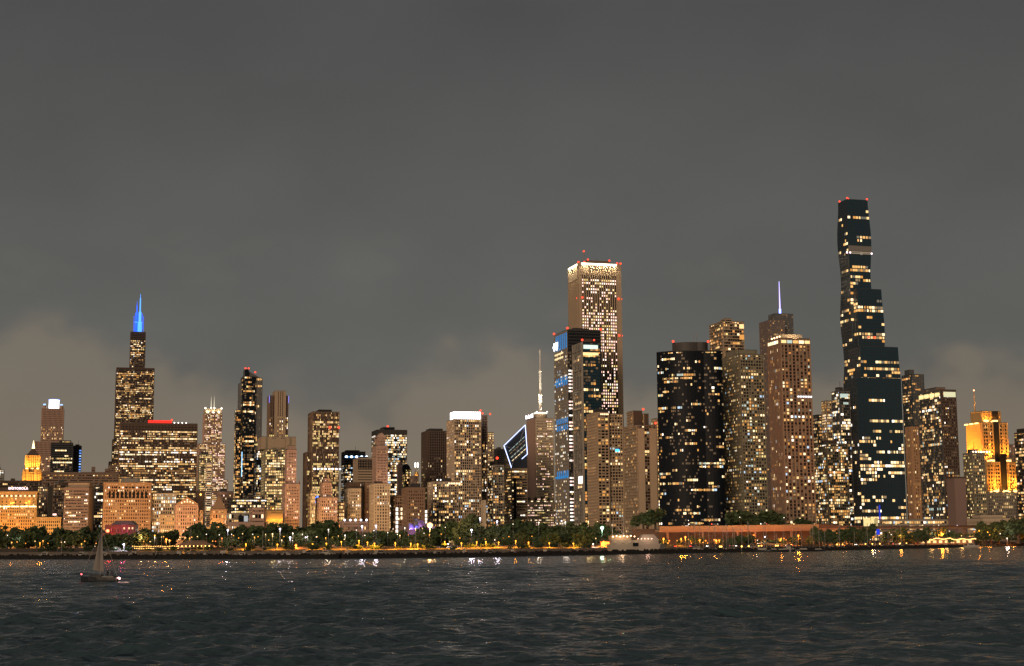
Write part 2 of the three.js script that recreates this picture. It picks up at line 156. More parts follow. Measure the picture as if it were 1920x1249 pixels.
const LAMPS = [[-386.2,-1150,11.9,0,0],[-374.8,-1150,11.0,1,1],[-333.2,-1150,10.3,0,1],[-330.4,-1150,11.9,1,1],[-339.8,-1050,5.7,2,0],[-329.8,-1050,6.0,2,1],[-324.2,-1050,5.6,2,0],[-278.2,-1080,11.3,7,0],[-245.5,-950,4.5,1,1],[-268.6,-1100,11.3,0,1],[-250.0,-1050,10.6,2,1],[-245.2,-1050,9.4,7,0],[-239.5,-1040,7.9,3,1],[-234.6,-1030,6.8,3,0],[-231.0,-1040,7.5,7,0],[-214.0,-1050,11.1,0,0],[-205.0,-1050,10.6,0,0],[-202.9,-1070,14.1,1,1],[-200.2,-1070,11.1,0,0],[-192.3,-1070,11.4,7,0],[-185.1,-1070,11.0,0,0],[-176.0,-1070,10.9,7,0],[-171.1,-1070,11.2,7,1],[-165.8,-1070,14.6,1,1],[-146.7,-990,8.2,1,1],[-156.7,-1070,11.5,0,1],[-148.5,-1060,10.7,0,0],[-136.5,-990,8.2,1,0],[-129.5,-990,8.5,0,0],[-135.6,-940,3.4,3,1],[-124.0,-1010,13.4,0,1],[-110.6,-990,9.4,0,1],[-103.5,-1030,15.6,1,1],[-97.6,-990,9.3,0,0],[-107.4,-1030,13.1,0,0],[-95.4,-1030,12.7,0,0],[-94.0,-1030,15.9,1,1],[-85.9,-1030,11.2,0,0],[-95.9,-1200,15.1,0,0],[-77.8,-1010,9.9,0,0],[-89.4,-1240,16.3,0,1],[-85.4,-1240,15.0,0,0],[-80.6,-1240,15.8,7,1],[-74.9,-1240,15.8,7,0],[-63.8,-1150,17.3,9,1],[-50.6,-1120,15.4,0,0],[-41.0,-945,3.1,1,1],[-27.5,-990,12.3,1,1],[-25.0,-1130,22.0,1,1],[-12.2,-1130,19.6,1,1],[-94.8,-925,5.8,2,1],[-89.6,-925,4.8,2,1],[-85.3,-925,4.1,2,1],[-72.5,-925,4.3,2,1],[-42.6,-935,4.8,2,1],[-22.9,-940,4.6,2,1],[-17.2,-940,4.6,2,1],[1.4,-950,5.1,2,1],[9.5,-950,4.1,2,1],[-165.9,-935,4.3,2,1],[-123.9,-930,4.0,2,1],[-59.1,-930,3.6,2,1],[-105.6,-925,5.2,2,1],[-145.6,-930,3.9,2,1],[-114.8,-925,4.3,2,1],[-63.4,-930,3.9,2,1],[-32.3,-935,4.0,2,1],[-9.3,-945,4.2,2,1],[22.7,-955,3.6,2,1],[38.1,-960,3.2,2,1],[-0.2,-1050,16.6,0,0],[17.7,-1050,17.6,0,1],[36.3,-1050,17.8,0,1],[34.0,-1060,18.7,1,0],[32.3,-960,2.2,0,1],[51.2,-970,2.7,0,1],[64.2,-1090,13.9,4,1],[58.7,-980,4.0,3,1],[58.8,-1180,19.7,7,1],[65.9,-1180,19.7,7,0],[74.2,-1180,20.0,0,0],[108.0,-1085,5.9,3,1],[111.1,-1075,4.4,3,0],[112.3,-1010,5.8,2,1],[123.7,-1085,7.0,3,1],[117.5,-1000,4.0,2,0],[134.0,-1085,4.6,3,1],[138.3,-1085,4.2,3,0],[145.9,-1085,4.5,3,1],[148.2,-1085,4.5,3,0],[176.1,-1105,7.8,3,1],[173.3,-1095,5.1,3,0],[171.8,-1030,6.5,1,0],[197.3,-1115,4.6,3,1],[201.0,-1120,5.4,3,0],[202.3,-1070,7.5,3,1],[199.6,-1050,5.3,2,0],[243.3,-1165,5.6,3,0],[238.6,-1110,9.0,3,1],[132.1,-1135,19.4,0,0],[170.8,-1135,21.5,0,0],[205.1,-1140,21.0,0,0],[217.2,-1140,20.5,7,0],[149.8,-1150,19.1,7,0],[293.1,-1240,16.2,0,0],[320.2,-1260,16.3,7,0],[268.1,-1130,9.7,3,1],[265.2,-1110,6.1,3,0],[275.7,-1130,8.8,1,0],[307.1,-1160,6.7,3,1],[335.1,-1180,9.1,3,1],[344.3,-1190,10.3,0,0],[370.2,-1210,9.9,3,0],[374.1,-1210,10.7,2,1],[384.0,-1220,9.4,2,1],[410.9,-1240,8.5,3,1],[347.9,-1280,15.9,7,0],[361.5,-1280,15.8,0,0],[380.3,-1290,15.3,1,0],[410.0,-1290,15.5,7,0]];
const BREAK = [[-588.1,-1000],[-328.9,-800],[-253.6,-745],[-161.7,-690],[-75.1,-658],[-0.7,-700],[90.8,-810],[215.2,-956],[415.9,-1256],[803.1,-1700]];
const SHORE = [[-705.7,-1200],[-417.3,-1015],[-323.4,-950],[-212.1,-905],[-102.5,-898],[-0.9,-915],[108.7,-970],[244.5,-1086],[422.5,-1276],[774.7,-1640]];
const BOATS = [[-257.0,-828.6,2.7,1.2,0],[-232.2,-777.0,3.9,0.8,1],[-217.7,-762.2,0.7,1.3,0],[-206.6,-762.3,0.3,1.1,0],[-206.0,-818.9,0.4,1.1,0],[-194.7,-825.6,5.6,0.8,1],[-184.1,-835.5,0.7,0.9,0],[-176.7,-827.8,5.1,1.1,1],[-151.5,-783.0,0.6,0.8,0],[-143.5,-785.5,2.7,0.8,0],[-136.7,-817.3,2.3,1.0,1],[-124.8,-828.1,3.9,0.8,0],[-112.3,-821.8,2.2,1.2,0],[-102.7,-829.0,0.6,1.2,0],[-164.5,-744.1,4.8,1.3,0],[-155.9,-764.4,5.0,0.9,0],[-151.2,-788.2,1.6,1.3,0],[-139.9,-779.0,3.1,0.9,0],[-91.5,-834.5,4.4,1.2,0],[-69.8,-788.2,2.5,1.2,0],[-48.1,-743.0,1.3,0.9,1],[-40.0,-785.5,5.6,0.9,0],[-27.0,-830.5,4.7,1.1,0],[-12.6,-758.6,5.3,1.1,0],[-0.2,-792.7,4.9,1.1,0],[17.7,-846.2,1.5,0.9,0],[35.0,-841.2,1.0,0.9,0],[104.3,-891.8,1.0,1.0,1],[110.5,-908.3,0.6,1.3,1],[115.0,-928.7,5.0,1.2,1],[114.3,-901.0,0.7,0.9,1],[114.6,-881.9,5.0,1.1,1],[119.4,-887.1,0.9,1.1,1],[127.5,-922.6,2.7,1.1,1],[122.4,-868.3,4.5,1.2,1],[133.1,-918.2,4.3,1.1,1],[132.8,-900.3,0.6,1.0,1],[136.6,-900.4,1.6,1.0,1],[136.8,-882.7,4.2,1.3,1],[144.5,-912.3,2.4,1.0,0],[143.4,-893.5,1.0,1.2,0],[141.5,-858.1,3.6,1.1,1],[151.7,-901.1,5.2,1.1,1],[149.6,-866.8,4.3,1.0,1],[161.9,-928.8,2.2,0.8,1],[151.7,-851.1,2.6,1.0,1],[158.2,-871.2,1.4,1.2,0],[160.8,-867.5,5.0,1.0,1],[171.4,-912.1,5.1,1.1,1],[166.8,-868.1,6.1,1.0,1],[179.5,-915.3,2.9,0.9,1],[181.6,-916.7,2.2,1.2,1],[175.8,-870.3,2.7,0.9,1],[211.0,-1019.7,1.5,1.0,1],[220.2,-1044.6,4.1,1.0,0],[217.6,-1004.0,5.2,1.3,1],[232.2,-1058.2,4.0,0.8,1],[236.8,-1045.9,1.6,0.9,1],[241.6,-1054.3,2.2,0.9,0],[238.2,-1011.8,5.6,1.1,1],[254.8,-1062.6,4.9,1.2,1],[253.6,-1037.2,4.7,1.0,0],[253.5,-1018.5,1.5,0.9,1],[260.4,-1032.7,0.9,1.0,1],[273.8,-1060.4,0.0,1.2,1],[302.2,-1146.6,5.3,1.0,0],[299.2,-1105.3,4.0,1.1,0],[315.9,-1147.8,5.8,1.0,1],[318.2,-1133.9,5.6,0.8,0],[322.2,-1123.7,5.4,1.0,0],[337.1,-1153.9,1.3,1.0,0],[345.0,-1157.9,1.8,1.2,0],[339.7,-1119.0,3.2,1.3,0]];
const MARKS = [[128.6,-850,0.8],[136.2,-873.6,0.8],[145.3,-893.6,0.8],[147.8,-898.9,0.8],[161.3,-927.2,0.8],[163.3,-931.4,0.8],[224.9,-1048.0,0.8],[227.9,-1053.2,0.8],[230.9,-1058.5,0.8],[257.6,-1103.6,0.8],[265.9,-1117.2,0.8],[275.0,-1132.0,0.8],[295.0,-1163.5,0.8],[300.4,-1171.8,0.8],[308.7,-1184.5,0.8],[390.9,-1302.0,0.8],[398.7,-1312.5,0.8],[401.8,-1316.8,0.8],[116.3,-850,0.8],[117.2,-850,0.8]];
const VIADUCT = [[108.3,-1118,17.2,12.9],[174.8,-1128,17.7,12.9],[230.8,-1138,18.2,13.4],[274.7,-1180,16.7,14.4],[347.3,-1230,17.1,14.7],[428.3,-1290,18.1,15.3],[547.9,-1360,19.4,16.6]];
const TERRACE = [[90.0,-1142],[239.2,-1158],[254.5,-1232],[97.0,-1232]];
const SPOTS = {"sail":[-77.3,-282],"ship":[70.1,-872],"shell":[-102.8,-1590],"club":[-284.4,-1090],"market":[-197.3,-935],"tentA":[-252.8,-960],"tentB":[-245.0,-960],"awning":[330.4,-1150],"strings":[-221.8,-935],"shed":[61.7,-985]};
const CARS = [[46.6,-975,0],[134.2,-1133,1],[151.9,-1136,1],[189.6,-1140,1],[119.8,-1005,0],[105.8,-1000,0],[131.1,-1010,0],[147.9,-1015,0],[170.2,-1030,0],[190.2,-1040,0],[252.1,-1110,0],[289.2,-1140,0],[324.4,-1165,0]];
const SHRUBS = [[-300.8,-961.9,2.3,1],[-295.6,-965.2,3.3,0],[-287.0,-966.3,2.8,0],[-276.7,-946.7,2.0,5],[-269.0,-955.2,3.3,5],[-260.1,-950.9,3.0,4],[-251.9,-948.8,2.1,4],[-244.9,-947.5,1.8,1],[-239.9,-945.7,3.6,3],[-228.8,-942.1,3.3,3],[-218.8,-928.6,2.5,1],[-211.2,-934.4,3.7,0],[-199.8,-921.8,1.9,4],[-195.8,-938.9,2.6,0],[-188.2,-932.0,3.7,5],[-179.2,-927.8,1.8,3],[-172.6,-922.3,1.6,0],[-161.3,-921.0,3.7,0],[-152.3,-920.6,1.6,4],[-151.4,-932.5,2.0,0],[-139.6,-931.4,3.5,4],[-137.0,-929.5,3.2,2],[-121.9,-921.1,3.7,4],[-120.7,-916.3,3.0,4],[-113.4,-921.7,3.2,0],[-100.4,-925.6,1.7,2],[-95.0,-925.5,3.1,0],[-85.8,-925.5,3.0,3],[-81.2,-926.7,3.3,5],[-71.3,-932.0,2.2,0],[-62.6,-936.2,3.4,1],[-58.1,-942.4,3.4,3],[-52.2,-932.3,3.6,2],[-42.0,-937.5,3.6,4],[-36.9,-926.2,2.2,2],[-27.6,-944.1,3.6,0],[-18.1,-945.5,3.5,3],[-14.7,-946.8,3.4,4],[-2.0,-938.8,1.8,3],[4.7,-938.9,3.3,5],[8.1,-948.8,3.1,2],[15.6,-945.6,3.3,4],[25.3,-947.2,3.4,4],[31.7,-960.1,3.6,5],[41.9,-963.2,2.9,1],[47.0,-959.9,3.1,2]];
const SMALL = [[-359.5,-1080.1,6.5,0],[-365.5,-1109.9,6.8,0],[-349.0,-1099.4,7.2,1],[-339.0,-1086.0,7.5,0],[-330.8,-1103.3,6.3,1],[-327.2,-1099.0,6.5,3],[-315.4,-1100.9,5.1,0],[-304.4,-1070.0,6.9,0],[-301.2,-1087.9,5.3,0],[-260.5,-1054.6,9.7,1],[-247.1,-1007.2,6.3,0],[-250.3,-1038.4,6.3,1],[-244.5,-1026.9,9.2,3],[-235.3,-1013.3,9.5,0],[-243.4,-1054.2,6.5,2],[-239.1,-1047.2,7.2,1],[-222.1,-1003.3,9.0,1],[-226.7,-1040.6,8.6,1],[-216.2,-1006.3,8.3,0],[-219.7,-1028.9,9.0,0],[-218.3,-1040.7,9.5,1],[-206.3,-1002.2,6.1,0],[-209.9,-1052.0,6.3,0],[-198.8,-1005.8,6.1,2],[-198.7,-1027.1,8.2,2],[-205.1,-1104.0,10.3,0],[-202.4,-1110.0,8.5,0],[-185.3,-1078.6,8.9,0],[-189.6,-1118.8,9.4,0],[-175.7,-1082.3,6.8,0],[-163.6,-1064.0,6.7,1],[-166.6,-1093.4,9.3,0],[-159.1,-1085.5,6.3,3],[-145.8,-1066.8,9.1,3],[-150.9,-1110.9,9.3,3],[-145.5,-1116.5,9.0,0],[-139.3,-1118.3,8.2,0],[-130.6,-1123.8,9.5,1],[-120.3,-1072.6,7.0,1],[-104.1,-1134.0,11.1,1],[-96.5,-1143.7,10.7,1],[-90.6,-1170.6,9.2,0],[-87.9,-1166.6,9.9,1],[-81.5,-1170.5,10.1,2],[-68.4,-1154.7,11.3,3],[-65.4,-1173.6,10.3,0],[-55.0,-1148.4,10.6,0],[-38.4,-1080.3,7.3,0],[-31.3,-1088.5,6.5,2],[-20.7,-1102.5,6.4,0],[-13.4,-1084.3,5.8,3],[-7.6,-1115.9,7.1,0],[-3.4,-1147.7,8.3,0],[5.4,-1097.5,5.8,0],[13.9,-1128.9,8.3,0],[26.1,-1120.4,6.9,1],[30.8,-1140.9,6.1,0],[38.5,-1114.6,6.9,0],[46.4,-1108.4,8.2,1],[59.6,-1090.3,6.4,1],[113.1,-1104.8,2.7,0],[120.0,-1105.2,4.4,0],[128.1,-1103.3,5.2,0],[128.9,-1093.1,2.5,2],[138.8,-1104.5,2.9,0],[142.7,-1108.7,2.5,0],[146.3,-1099.0,4.9,0],[149.0,-1093.0,4.3,0],[157.0,-1109.1,3.1,3],[164.4,-1104.3,2.6,3],[165.9,-1099.2,5.2,1],[172.0,-1096.3,2.5,1],[177.3,-1095.6,4.4,3],[181.7,-1089.2,3.5,0],[192.1,-1108.7,4.0,0],[194.7,-1096.0,5.5,0],[196.9,-1088.8,4.4,0],[201.7,-1082.6,3.8,2],[235.0,-1169.9,6.4,0],[241.3,-1162.3,6.8,1],[244.5,-1151.7,8.1,0],[252.9,-1156.8,6.5,0],[266.4,-1190.3,8.1,1],[265.3,-1149.9,4.6,0],[272.3,-1141.1,8.6,3],[275.3,-1134.3,7.2,0],[285.1,-1137.6,7.8,3],[292.9,-1140.8,7.3,0],[307.8,-1173.1,5.0,2],[316.1,-1181.7,5.4,1],[323.9,-1184.9,5.5,3],[330.5,-1191.0,8.7,1],[333.4,-1164.9,4.3,1],[345.2,-1184.9,4.6,1],[345.3,-1161.7,6.5,1],[350.5,-1157.3,6.0,0],[366.3,-1185.1,4.6,0],[361.2,-1142.9,7.0,0],[378.1,-1170.7,7.9,3],[389.3,-1189.0,4.5,3]];

// ---------------------------------------------------------------- kit
const taken = {};
function numbered(n) { if (!(n in taken)) { taken[n] = 0; return n; } taken[n]++; return n + '_' + String(taken[n]).padStart(3, '0'); }
const col = (r, g, b) => new THREE.Color().setRGB(r, g, b);
const std = (r, g, b, rough = .85, extra = {}) => new THREE.MeshStandardMaterial({ color: col(r, g, b), roughness: rough, ...extra });
const lit = (r, g, b, k) => new THREE.MeshStandardMaterial({ color: col(.02, .02, .02), roughness: .5, emissive: col(r, g, b), emissiveIntensity: k });
const dark = (r, g, b, rough, spec) => new THREE.MeshPhysicalMaterial({ color: col(r, g, b), roughness: rough, specularIntensity: spec });
const M = {
  tan: std(.36, .28, .2), grey: std(.27, .25, .22), pink: std(.42, .28, .22), terra: std(.4, .245, .14), brown: std(.2, .135, .1), umber: std(.085, .058, .045), cream: std(.48, .4, .3),
  gold: std(.44, .29, .13), mauve: std(.21, .15, .135), white: std(.72, .7, .66), jet: dark(.006, .01, .016, .5, .2), ink: dark(.007, .011, .017, .25, .4), coal: std(.03, .03, .032, .6), teal: dark(.014, .04, .064, .16, 1), olive: std(.2, .19, .14),
  glass: dark(.014, .014, .015, .22, .5), roof: std(.05, .046, .042), steel: std(.22, .22, .22, .5), pole: std(.035, .035, .035, .6), quay: std(.09, .08, .07), path: std(.09, .08, .065), rock: std(.006, .0055, .005, .95), concrete: std(.3, .28, .25), asphalt: std(.05, .05, .05), lawn: std(.035, .05, .02, 1), rust: std(.26, .13, .08), slate: std(.1, .11, .12, .5),
  leaf: [std(.05, .085, .03, .9), std(.06, .09, .038, .9), std(.04, .07, .03, .9)], bark: std(.05, .035, .025), sail: std(.62, .6, .57, .9), wornTan: std(.21, .165, .11), boat: std(.3, .29, .27, .6), navy: std(.015, .02, .025, .4), redbrick: std(.3, .12, .08),
};
const W = {   // lit window tones; q and r are faint glow painted on unlit panes
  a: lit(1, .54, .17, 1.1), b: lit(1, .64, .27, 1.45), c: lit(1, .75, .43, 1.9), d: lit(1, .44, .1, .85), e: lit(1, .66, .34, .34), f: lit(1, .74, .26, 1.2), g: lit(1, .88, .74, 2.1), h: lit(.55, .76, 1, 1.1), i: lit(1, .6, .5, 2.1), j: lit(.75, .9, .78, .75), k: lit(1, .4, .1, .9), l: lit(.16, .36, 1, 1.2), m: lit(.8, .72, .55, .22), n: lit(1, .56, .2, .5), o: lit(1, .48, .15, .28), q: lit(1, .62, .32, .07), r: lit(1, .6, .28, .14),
};
const PAL = { warm: 'aaabbbccdddnnnooefg', office: 'bbccccggfanoem', pinkish: 'iiigccbbfnnaa', flats: 'aaabbbccdddnnnooefgkhjm', amber: 'aaabbdddkknnoofc', white: 'gggcchjbbane', dim: 'eeedoonnabm', yellow: 'fffbbbaannoc', cool: 'hhlgjc' };
const UNIT = new THREE.BoxGeometry(1, 1, 1), PANE = new THREE.BoxGeometry(1, 1, .14), CYL = new THREE.CylinderGeometry(1, 1, 1, 10), BALL = new THREE.SphereGeometry(1, 12, 8);
class MB {
  constructor() { this.p = []; this.n = []; this.i = []; }
  box(cx, cy, cz, sx, sy, sz, ang = 0) {
    const c = Math.cos(ang), s = Math.sin(ang), q = UNIT.attributes.position, m = UNIT.attributes.normal, o = this.p.length / 3;
    for (let k = 0; k < 24; k++) {
      const x = q.getX(k) * sx, z = q.getZ(k) * sz, nx = m.getX(k), nz = m.getZ(k);
      this.p.push(cx + x * c + z * s, cy + q.getY(k) * sy, cz - x * s + z * c); this.n.push(nx * c + nz * s, m.getY(k), -nx * s + nz * c);
    }
    for (let k = 0; k < 36; k++) this.i.push(o + UNIT.index.getX(k));
    return this;
  }
  prism(pts, y0, y1, pts1 = pts) {      // upright prism or frustum over an outline [x,z], counter-clockwise seen from below
    const N = pts.length;
    const tri = (a, b, c) => { const o = this.p.length / 3, u = new THREE.Vector3(...b).sub(new THREE.Vector3(...a)), v = new THREE.Vector3(...c).sub(new THREE.Vector3(...a)), n = u.cross(v).normalize(); this.p.push(...a, ...b, ...c); for (let k = 0; k < 3; k++) this.n.push(n.x, n.y, n.z); this.i.push(o, o + 1, o + 2); };
    const top = [0, 0], bot = [0, 0]; for (let k = 0; k < N; k++) { top[0] += pts1[k][0] / N; top[1] += pts1[k][1] / N; bot[0] += pts[k][0] / N; bot[1] += pts[k][1] / N; }
    for (let k = 0; k < N; k++) {
      const a = pts[k], b = pts[(k + 1) % N], c = pts1[(k + 1) % N], d = pts1[k], h = (q) => (q.length > 2 ? q[2] : y1);
      tri([a[0], y0, a[1]], [b[0], y0, b[1]], [c[0], h(c), c[1]]); tri([a[0], y0, a[1]], [c[0], h(c), c[1]], [d[0], h(d), d[1]]);
      tri([d[0], h(d), d[1]], [c[0], h(c), c[1]], [top[0], pts1.reduce((t, q) => t + h(q), 0) / N, top[1]]); tri([b[0], y0, b[1]], [a[0], y0, a[1]], [bot[0], y0, bot[1]]);
    }
    return this;
  }
  beam(a, b, r) {   // square bar between two points
    const A = new THREE.Vector3(...a), B = new THREE.Vector3(...b), L = A.distanceTo(B), g = UNIT.clone().applyMatrix4(new THREE.Matrix4().compose(A.clone().add(B).multiplyScalar(.5), new THREE.Quaternion().setFromUnitVectors(new THREE.Vector3(0, 1, 0), B.clone().sub(A).normalize()), new THREE.Vector3(r * 2, L, r * 2)));
    return this.geom(g);
  }
  geom(g) { const o = this.p.length / 3; this.p.push(...g.attributes.position.array); this.n.push(...g.attributes.normal.array); const q = g.index; if (q) for (let k = 0; k < q.count; k++) this.i.push(o + q.getX(k)); else for (let k = 0; k < g.attributes.position.count; k++) this.i.push(o + k); return this; }
  geo() { const g = new THREE.BufferGeometry(); g.setAttribute('position', new THREE.Float32BufferAttribute(this.p, 3)); g.setAttribute('normal', new THREE.Float32BufferAttribute(this.n, 3)); g.setIndex(this.i); return g; }
}
function mesh(name, geo, mat, parent) { const m = new THREE.Mesh(geo instanceof MB ? geo.geo() : geo, mat); m.name = name; m.castShadow = m.receiveShadow = true; parent.add(m); return m; }
function put(name, geo, mat, parent, p, s = [1, 1, 1], ry = 0) { const m = mesh(name, geo, mat, parent); m.position.set(...p); m.scale.set(...(Array.isArray(s) ? s : [s, s, s])); m.rotation.y = ry; return m; }
function thing(name, label, category, p = [0, 0, 0], turn = 0, group) { const o = new THREE.Group(); o.name = numbered(name); o.position.set(...p); o.rotation.y = turn; o.userData = { label, category }; if (group) o.userData.group = group; scene.add(o); return o; }
function structure(name, geo, mat) { const m = mesh(name, geo, mat, scene); m.userData.kind = 'structure'; return m; }
function copyOf(o, p, turn, s, label) { const c = o.clone(); c.name = numbered(o.name.replace(/_\d{3}$/, '')); c.position.set(...p); c.rotation.y = turn; c.scale.setScalar(s); c.userData = { ...o.userData }; if (label) c.userData.label = label; scene.add(c); return c; }
let seeds = 11;
// ---- a building under construction: collects cores, frames and lit windows, then makes them parts
function start(name, label, x, z, turn, category = 'building') { const g = thing(name, label, category, [x, GROUND, z], turn); return { g, core: [], frame: new Map(), roof: [], wins: [], R: rng(seeds += 7919), turn, x, z }; }
const into = (map, mat) => { if (!map.has(mat)) map.set(mat, new MB()); return map.get(mat); };
const coreOf = (S, m) => { const b = new MB(); S.core.push([m, b]); return b; }, roofOf = (S) => { const b = new MB(); S.roof.push(b); return b; };
const DEF = { bay: 3.6, floor: 3.8, pier: .3, band: .3, pd: .35, bd: .3, frame: M.tan, glass: M.glass, p: .2, run: .35, full: .0, fullp: .85, dark: 0, pal: 'warm', y: 0, edge: .8, litTo: 1, litFrom: 0, gain: 1 };
function face(S, ax, az, bx, bz, y0, y1, o) {
  const len = Math.hypot(bx - ax, bz - az), dx = (bx - ax) / len, dz = (bz - az) / len, nx = -dz, nz = dx, ang = Math.atan2(-dz, dx), R = S.R;
  const wx = nx * Math.cos(S.turn) + nz * Math.sin(S.turn), wz = -nx * Math.sin(S.turn) + nz * Math.cos(S.turn), D = Math.hypot(S.x, S.z);
  const facing = (wx * -S.x + wz * -S.z) / D; if (facing < -.12 || len < 1) return;
  const nb = Math.max(1, Math.round(len / (o.bay * .72))), bw = len / nb, nf = Math.max(1, Math.round((y1 - y0) / (o.floor * .92))), fh = (y1 - y0) / nf;
  const at = (s, y, off) => [ax + dx * s + nx * off, y, az + dz * s + nz * off];
  if (o.pier > 0 && o.frame) { const m = into(S.frame, o.pierMat || o.frame); for (let b = 0; b <= nb; b++) { if (o.skip && b % o.skip && b !== nb) continue; const pw = b === 0 || b === nb ? Math.max(o.edge, bw * o.pier) : bw * o.pier, s = Math.min(len - pw / 2, Math.max(pw / 2, b * bw)); m.box(...at(s, (y0 + y1) / 2, o.pd / 2), pw, y1 - y0, o.pd, ang); } }
  if (o.band > 0 && o.frame) { const m = into(S.frame, o.bandMat || o.frame); for (let f = 0; f <= nf; f++) { const bh = f === nf ? Math.max(fh * o.band, 1) : fh * o.band, y = f === nf ? y1 - bh / 2 + .02 : y0 + f * fh + bh / 2; m.box(...at(len / 2, y, o.bd / 2), len + (o.over || 0), bh, o.bd, ang); } }
  const tones = PAL[o.pal];
  for (let f = 0; f < nf; f++) {
    const t = (f + .5) / nf, row = R(); if (t > o.litTo || t < o.litFrom) continue;
    let p = Math.min(.92, o.p * 1.6); if (row < o.full) p = o.fullp; else if (row < o.full + o.dark) p = o.p * .12;
    const tone = tones[Math.floor(R() * tones.length)]; let on = o.flow?.[f] ?? R() < p;
    for (let b = 0; b < nb; b++) {
      if (R() > o.run) on = R() < p * (.5 + 1.0 * vnoise(b * .45 + S.x, f * .3, 77));
      if (o.flow) o.flow[f] = on;
      if (!on) { if (R() < (o.dimGlow ?? .3) && o.p > 0) S.wins.push({ p: at((b + .5) * bw, y0 + f * fh + fh * (.5 + o.band * .5), .1), w: bw * (1 - (o.pier || .06)) * .9, h: fh * (1 - o.band) * .8, ang, m: R() < .6 ? W.q : W.r, k: -1 }); continue; }  // some unlit panes get a faint painted glow
      const w = bw * (1 - (o.pier || .06)) * (R() < .35 ? .35 + .5 * R() : .97), y = y0 + f * fh + fh * o.band, h = (fh * (1 - o.band)) * (R() < .25 ? .45 + .3 * R() : .94);
      S.wins.push({ p: at((b + .5) * bw + (R() - .5) * bw * .04, y + fh * (1 - o.band) * .5, .1), w, h, ang, m: W[R() < (o.same ?? .45) ? tone : tones[Math.floor(R() * tones.length)]], k: w * h * facing });
    }
  }
}
function block(S, x0, x1, zf, zb, y0, y1, st = {}) {
  const o = { ...DEF, ...st };
  coreOf(S, o.glass).box((x0 + x1) / 2, (y0 + y1) / 2, (zf + zb) / 2, x1 - x0, y1 - y0, zf - zb);
  if (!o.noroof) roofOf(S).box((x0 + x1) / 2, y1 + .25, (zf + zb) / 2, x1 - x0 + .5, .5, zf - zb + .5);
  face(S, x0, zf, x1, zf, y0, y1, { ...o, ...(o.front || {}) }); face(S, x0, zb, x0, zf, y0, y1, { ...o, ...(o.side || {}) }); face(S, x1, zf, x1, zb, y0, y1, { ...o, ...(o.right || {}) });
}
function outline(S, pts, y0, y1, st = {}) {   // pts: outline seen from above, left to right along the front
  const o = { ...DEF, ...st }; coreOf(S, o.glass).prism(pts, y0, y1); roofOf(S).prism(pts.map(([x, z]) => [x * 1.002, z * 1.002]), y1, y1 + .5);
  for (let k = 0; k < pts.length; k++) face(S, ...pts[k], ...pts[(k + 1) % pts.length], y0, y1, o);
}
function addPanes(S, list) { for (const q of list) S.wins.push(q); }
function beacon(g, x, y, z, r = 1.3, name = 'beacon_light', m = BEACON) { return put(name, BALL, m, g, [x, y, z], r); }
const BEACON = lit(1, .05, .02, 3.2), WHITEHOT = lit(1, .92, .82, 5), GOLDHOT = lit(1, .6, .16, 4);
let CAP = 300;
function finish(S) {
  for (const [m, b] of S.core) mesh(m === M.glass || m === M.ink || m === M.teal ? 'glazing' : 'wall', b, m, S.g);
  for (const [m, b] of S.frame) { const f = mesh('facade_frame', b, m, S.g); f.userData.kind = 'stuff'; }
  for (const b of S.roof) mesh('roof', b, M.roof, S.g);
  S.wins.sort((a, b) => b.k - a.k);
  const own = S.wins.findIndex((q, i) => i >= CAP || q.k < 0), n = own < 0 ? S.wins.length : own;
  for (const q of S.wins.slice(0, n)) put('window', PANE, q.m, S.g, q.p, [q.w, q.h, 1], q.ang);
  const rest = S.wins.slice(n);
  if (rest.length) {
    const by = new Map(); for (const q of rest) into(by, q.m).box(...q.p, q.w, q.h, .14, q.ang);
    const m = mesh('window', mergeGeometries([...by.values()].map((b) => b.geo()), true), [...by.keys()], S.g); m.userData.kind = 'stuff';
  }
  return S.g;
}
function tower(id, name, label, st, extra, category) {
  const P = PLAN[id], S = start(name, label, P.x, P.z, P.r * Math.PI / 180, category);
  S.P = P; S.o = st; S.tiers = P.t || [];
  if (!st.custom) block(S, -P.w / 2, P.w / 2, P.d / 2, -P.d / 2, st.from || 0, P.h, st);
  if (!P.t && !st.custom && P.h > 55 && P.w > 12) { const q = rng(seeds + 5), s = .3 + .25 * q(), hh = 2.5 + 2.5 * q(), cx = (q() - .5) * P.w * .3; mesh('plant_room', new MB().box(cx, P.h + .5 + hh / 2, -P.d * .1, P.w * s, hh, P.d * .4), q() < .5 ? M.umber : M.coal, S.g); if (q() < .6) put('aerial', CYL, M.pole, S.g, [cx + P.w * .1, P.h + hh + 4, -P.d * .1], [.22, 7, .22]); if (q() < .7) mesh('cooling_unit', new MB().box(cx - P.w * .3, P.h + 1.5, P.d * .1, 3, 2, 3), M.slate, S.g); }
  if (extra) extra(S, P, S.tiers);
  return finish(S);
}
const tier = (S, k, y0, st) => { let [l, r, t, zf, zb] = S.tiers[k]; if (y0 >= S.P.h - 2) { l = Math.max(l, .4 - S.P.w / 2); r = Math.min(r, S.P.w / 2 - .4); } block(S, l, r, zf, zb, y0, t, { ...S.o, ...st }); };
function spot(g, p, to, c, cd, angle = .9, pen = .6) { const L = new THREE.SpotLight(col(...c), cd, 0, angle, pen, 2); L.position.set(...p); L.target.position.set(...to); L.castShadow = true; L.shadow.radius = 20; g.add(L, L.target); return L; }
function glowLamp(g, p, c, cd) { const L = new THREE.PointLight(col(...c), cd, 0, 2); L.position.set(...p); L.castShadow = true; L.shadow.radius = 60; g.add(L); return L; }
